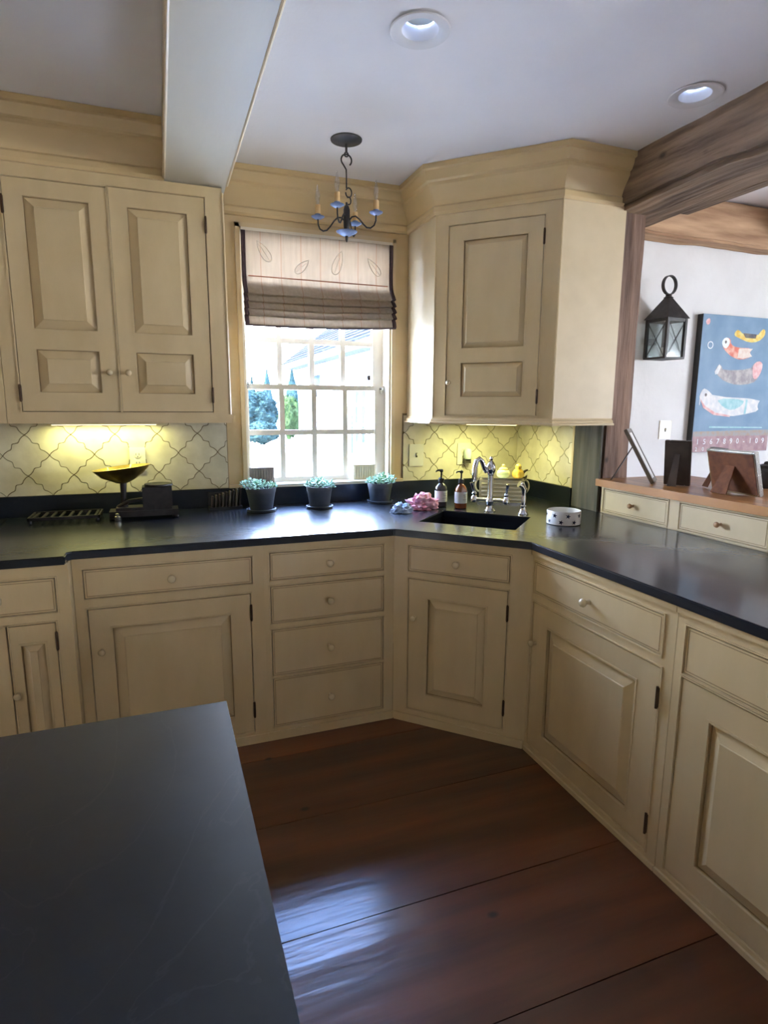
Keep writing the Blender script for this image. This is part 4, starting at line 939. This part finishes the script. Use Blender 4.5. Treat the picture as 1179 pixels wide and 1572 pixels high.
# ------------------------------------------------------------------ photo frames on the ledge
LZ = CT+.1765
def photo_frame(lab, loc, rotz, w_, h_, lean, fm, back, leg_len=.75, thick=.016, bar=.022, fd=.07):
    """front of the frame faces local -y; the easel leg stands behind it (+y)"""
    t = thing('photo_frame', lab, 'photo frame', loc, rotz)
    Lm = Matrix.Rotation(-lean, 4, 'X')
    f = B()
    f.box(-w_/2, -w_/2+bar, -thick/2, thick/2, 0, h_); f.box(w_/2-bar, w_/2, -thick/2, thick/2, 0, h_)
    f.box(-w_/2+bar, w_/2-bar, -thick/2, thick/2, 0, bar); f.box(-w_/2+bar, w_/2-bar, -thick/2, thick/2, h_-bar, h_)
    lift = thick/2*math.sin(lean)+.0005
    Lm = Matrix.Translation((0, 0, lift)) @ Lm
    f.xform(Lm).build('frame', fm, t, bevel=.002)
    B().box(-w_/2+bar*.6, w_/2-bar*.6, thick/2-.004, thick/2+.002, bar*.6, h_-bar*.6).xform(Lm).build('backing', back, t)
    B().box(-w_/2+bar, w_/2-bar, -thick/2+.003, -thick/2+.006, bar, h_-bar).xform(Lm).build('photo', 'paper', t)
    top = Lm @ Vector((0, thick/2+.003, h_*leg_len)); foot = Vector((0, top.y+fd, .004))
    d = (foot-top).normalized(); s = Vector((1, 0, 0)); n_ = d.cross(s)
    b = B(); pts = []
    for p_, hw_ in ((top, w_*.09), (foot, w_*.17)):
        for sx_ in (-1, 1):
            for nn in (-.002, .002): pts.append(p_+s*hw_*sx_+n_*nn)
    vs_ = [b.bm.verts.new(p_) for p_ in pts]
    for fa in ((0, 1, 3, 2), (4, 6, 7, 5), (0, 4, 5, 1), (2, 3, 7, 6), (0, 2, 6, 4), (1, 5, 7, 3)): b.bm.faces.new([vs_[i] for i in fa])
    b.build('easel_leg', back, t)
photo_frame('leaning grey wooden photo frame seen edge-on against the timber post', (2.250, 2.250, LZ), math.radians(40), .15, .29, math.radians(29), 'greyframe', 'darkframe', .70, fd=.09)
photo_frame('dark photo frame seen from behind, below the wall switch', (2.290, 2.150, LZ), math.radians(120), .115, .215, math.radians(10), 'darkframe', 'darkframe', .7, fd=.06)
photo_frame('silver photo frame with brown velvet back under the painting', (2.320, 1.855, LZ), math.radians(84), .255, .190, math.radians(16), 'silverframe', 'velvet', .66, .022, .014, fd=.05)
photo_frame('small dark photo frame mostly hidden by the silver one', (2.430, 2.015, LZ), math.radians(70), .13, .185, math.radians(12), 'darkframe', 'velvet', .66, fd=.05)
jr = thing('black_jar', 'round black jar on the oak ledge behind the silver frame', 'jar', (2.615, 1.955, LZ))
B().lathe([(.045, 0), (.060, .02), (.066, .05), (.060, .08), (.040, .092)], seg=28).build('jar_body', 'iron', jr, smooth=True)
B().lathe([(.046, .091), (.04, .104), (.012, .110), (.010, .118), (.004, .122)], seg=22).build('lid', 'iron', jr, smooth=True)

# ------------------------------------------------------------------ outdoors
M['lawn'] = mat('pale_ground', (.52, .52, .50), (.62, .62, .60), scale=.8, rough=.95, spec=0)
M['siding'] = mat('white_siding', (.72, .73, .74), (.76, .77, .78), scale=2, rough=.8, spec=0)
M['roof'] = mat('weathered_shingles', (.010, .012, .015), (.024, .027, .033), scale=8, stretch=(1, 1, 3), rough=.95, bump=.3, objrand=.25, spec=0)
M['tealdoor'] = mat('teal_paint', (.006, .014, .022), (.01, .02, .03), scale=8, rough=.6, spec=0)
M['housepane'] = mat('house_window_glass', (.012, .016, .022), (.02, .026, .034), scale=3, rough=.4, spec=0)
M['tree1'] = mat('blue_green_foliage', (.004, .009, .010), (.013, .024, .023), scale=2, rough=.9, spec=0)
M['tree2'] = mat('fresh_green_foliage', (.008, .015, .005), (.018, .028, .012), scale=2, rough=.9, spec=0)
M['bark'] = mat('grey_bark', (.10, .08, .07), (.18, .15, .13), scale=8, rough=.95)
GZ = -.35
g = struct('ground_outside', B().box(-60, 80, 3.47, 140, GZ-.2, GZ), 'lawn')
# house wing with its long wall along y
hx, y0h, y1h, ez = 5.7, 9.0, 26.0, 3.05
hs = thing('house_wing', 'sunlit white house wing with shingled roof outside the window', 'house', (hx, 17.5, GZ))
def H(x, y, z): return (x-hx, y-17.5, z-GZ)
B().box(*[v for ab in zip(H(hx, y0h, GZ), H(hx+7, y1h, ez+.1)) for v in ab]).build('wall', 'siding', hs)
B().prism([(y0h-17.5, 0), (y1h-17.5, 0), (y1h-17.5, .01), (y0h-17.5, .01)], 0, .01, axis='x').build('foundation_line', 'siding', hs)
B().box(-.55, .0, y0h-17.5-.3, y1h-17.5+.35, ez-GZ-.02, ez-GZ+.02).build('soffit', mat('soffit_shade_tone', (.022, .026, .032), (.028, .032, .038), scale=2, spec=0), hs)  # shade under the eave put into the soffit's dark grey-blue colour
B().box(-.60, -.55, y0h-17.5-.3, y1h-17.5+.35, ez-GZ-.03, ez-GZ+.18).build('fascia', 'siding', hs)
slope = math.radians(38); nC = 22; cw = .24
for k in range(nC):
    u0_, u1_ = k*cw, (k+1)*cw+.06
    x_a, z_a = -.64+u0_*math.cos(slope), ez-GZ+.16+u0_*math.sin(slope); x_b, z_b = -.64+u1_*math.cos(slope), ez-GZ+.16+u1_*math.sin(slope)
    nx, nz = -math.sin(slope), math.cos(slope); th = .05
    B().prism([(x_a, z_a), (x_b, z_b-.0), (x_b+nx*.005, z_b+nz*.005), (x_a+nx*th, z_a+nz*th)], y0h-17.5-.35, y1h-17.5+.4, axis='y').build('shingle_course', 'roof', hs)
dy = 17.2-17.5
dr_ = B().box(-.06, .0, dy-.62, dy+.62, .35, 2.55).build('double_door', 'siding', hs)
B().box(-.12, -.1, dy+.64, dy+.74, .35, 1.55).build('side_light', 'tealdoor', hs)
for s in (-1, 1):
    for r_ in range(3):
        for c_ in range(2): B().box(-.075, -.06, dy+s*.31-.19+c_*.2, dy+s*.31-.02+c_*.2, .75+r_*.58, .75+r_*.58+.5).build('pane', 'housepane', dr_)
B().box(-.10, .0, dy-.76, dy-.62, .3, 2.7).box(-.10, 0, dy+.62, dy+.76, .3, 2.7).box(-.12, 0, dy-.76, dy+.76, 2.55, 2.72).build('door_surround', 'siding', hs)
wy_ = 22.4-17.5
wi = B().box(-.05, 0, wy_-.5, wy_+.5, 2.1, 3.05).build('wing_window', 'siding', hs)
for r_ in range(2):
    for c_ in range(3): B().box(-.06, -.05, wy_-.44+c_*.3, wy_-.17+c_*.3, 2.17+r_*.44, 2.55+r_*.44).build('pane', 'housepane', wi)
B().tube([(-.08, 21.2-17.5, .1), (-.08, 21.2-17.5, 3.3)], .05, 8).build('downspout', 'siding', hs)
def tree(name, lab, x, y, h_, r_, m, seed, conifer=False, n=900, trunk=True, grp=None):
    rr = random.Random(seed); t = thing(name, lab, 'tree', (x, y, GZ), 0, grp)
    if trunk: B().tube([(0, 0, 0), (.02*h_, 0, h_*.4), (0, 0, h_*.9)], [.05*r_+.05, .04*r_+.03, .02], 8).build('trunk', 'bark', t, smooth=True)
    b = B()
    bmesh.ops.create_icosphere(b.bm, subdivisions=4, radius=1)
    for v in b.bm.verts:
        d = v.co.copy(); k = 1+.22*noise.noise(d*2.5+Vector((seed, 0, 0)))+.2*noise.noise(d*7+Vector((seed, 3, 0)))
        if conifer:
            f_ = (1-d.z)/2; v.co = Vector((d.x*r_*.75*k*(.12+f_)*1.1, d.y*r_*.75*k*(.12+f_)*1.1, h_*(.03+.93*(1-f_))))
        else: v.co = Vector((d.x*r_*k*.9, d.y*r_*k*.9, max(.03, h_*.55+d.z*h_*.42*k)))
    for i in range(n):
        if conifer:
            f_ = rr.random()**.7; z = h_*(.06+.92*(1-f_)); q_ = r_*f_*rr.uniform(.55, 1.05)
            a = rr.uniform(0, 2*math.pi); c = Vector((q_*math.cos(a), q_*math.sin(a), z))
        else:
            d = Vector((rr.gauss(0, 1), rr.gauss(0, 1), rr.gauss(0, 1))).normalized()*rr.uniform(.6, 1.02)
            k = 1+.3*noise.noise(d*2.5+Vector((seed, 0, 0))); c = Vector((d.x*r_*k, d.y*r_*k, h_*.55+d.z*h_*.45*k))
            if c.z < .05: c.z = .05
        s_ = rr.uniform(.14, .30)*max(.5, r_*.6); M3 = Matrix.Rotation(rr.uniform(0, 6.3), 3, 'Z') @ Matrix.Rotation(rr.uniform(-1, 1), 3, 'X')
        v = [b.bm.verts.new(c+M3 @ Vector(p)*s_) for p in ((-.5, 0, 0), (0, -.3, .1), (.6, 0, 0), (0, .3, .1))]
        b.bm.faces.new(v)
    b.build('foliage', m, t)['kind'] = 'stuff'
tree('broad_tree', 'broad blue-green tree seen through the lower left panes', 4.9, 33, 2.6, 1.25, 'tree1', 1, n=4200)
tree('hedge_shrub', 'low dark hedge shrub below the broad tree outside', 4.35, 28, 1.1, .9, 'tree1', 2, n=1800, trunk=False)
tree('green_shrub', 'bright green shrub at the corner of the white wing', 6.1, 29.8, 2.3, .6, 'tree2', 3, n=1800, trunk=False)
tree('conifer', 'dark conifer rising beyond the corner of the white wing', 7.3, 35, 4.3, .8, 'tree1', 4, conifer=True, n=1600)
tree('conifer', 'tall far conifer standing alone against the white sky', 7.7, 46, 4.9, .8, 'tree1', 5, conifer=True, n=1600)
tree('conifer', 'short far conifer at the edge of the window view', 6.85, 48, 4.3, .9, 'tree1', 6, conifer=True, n=1600)
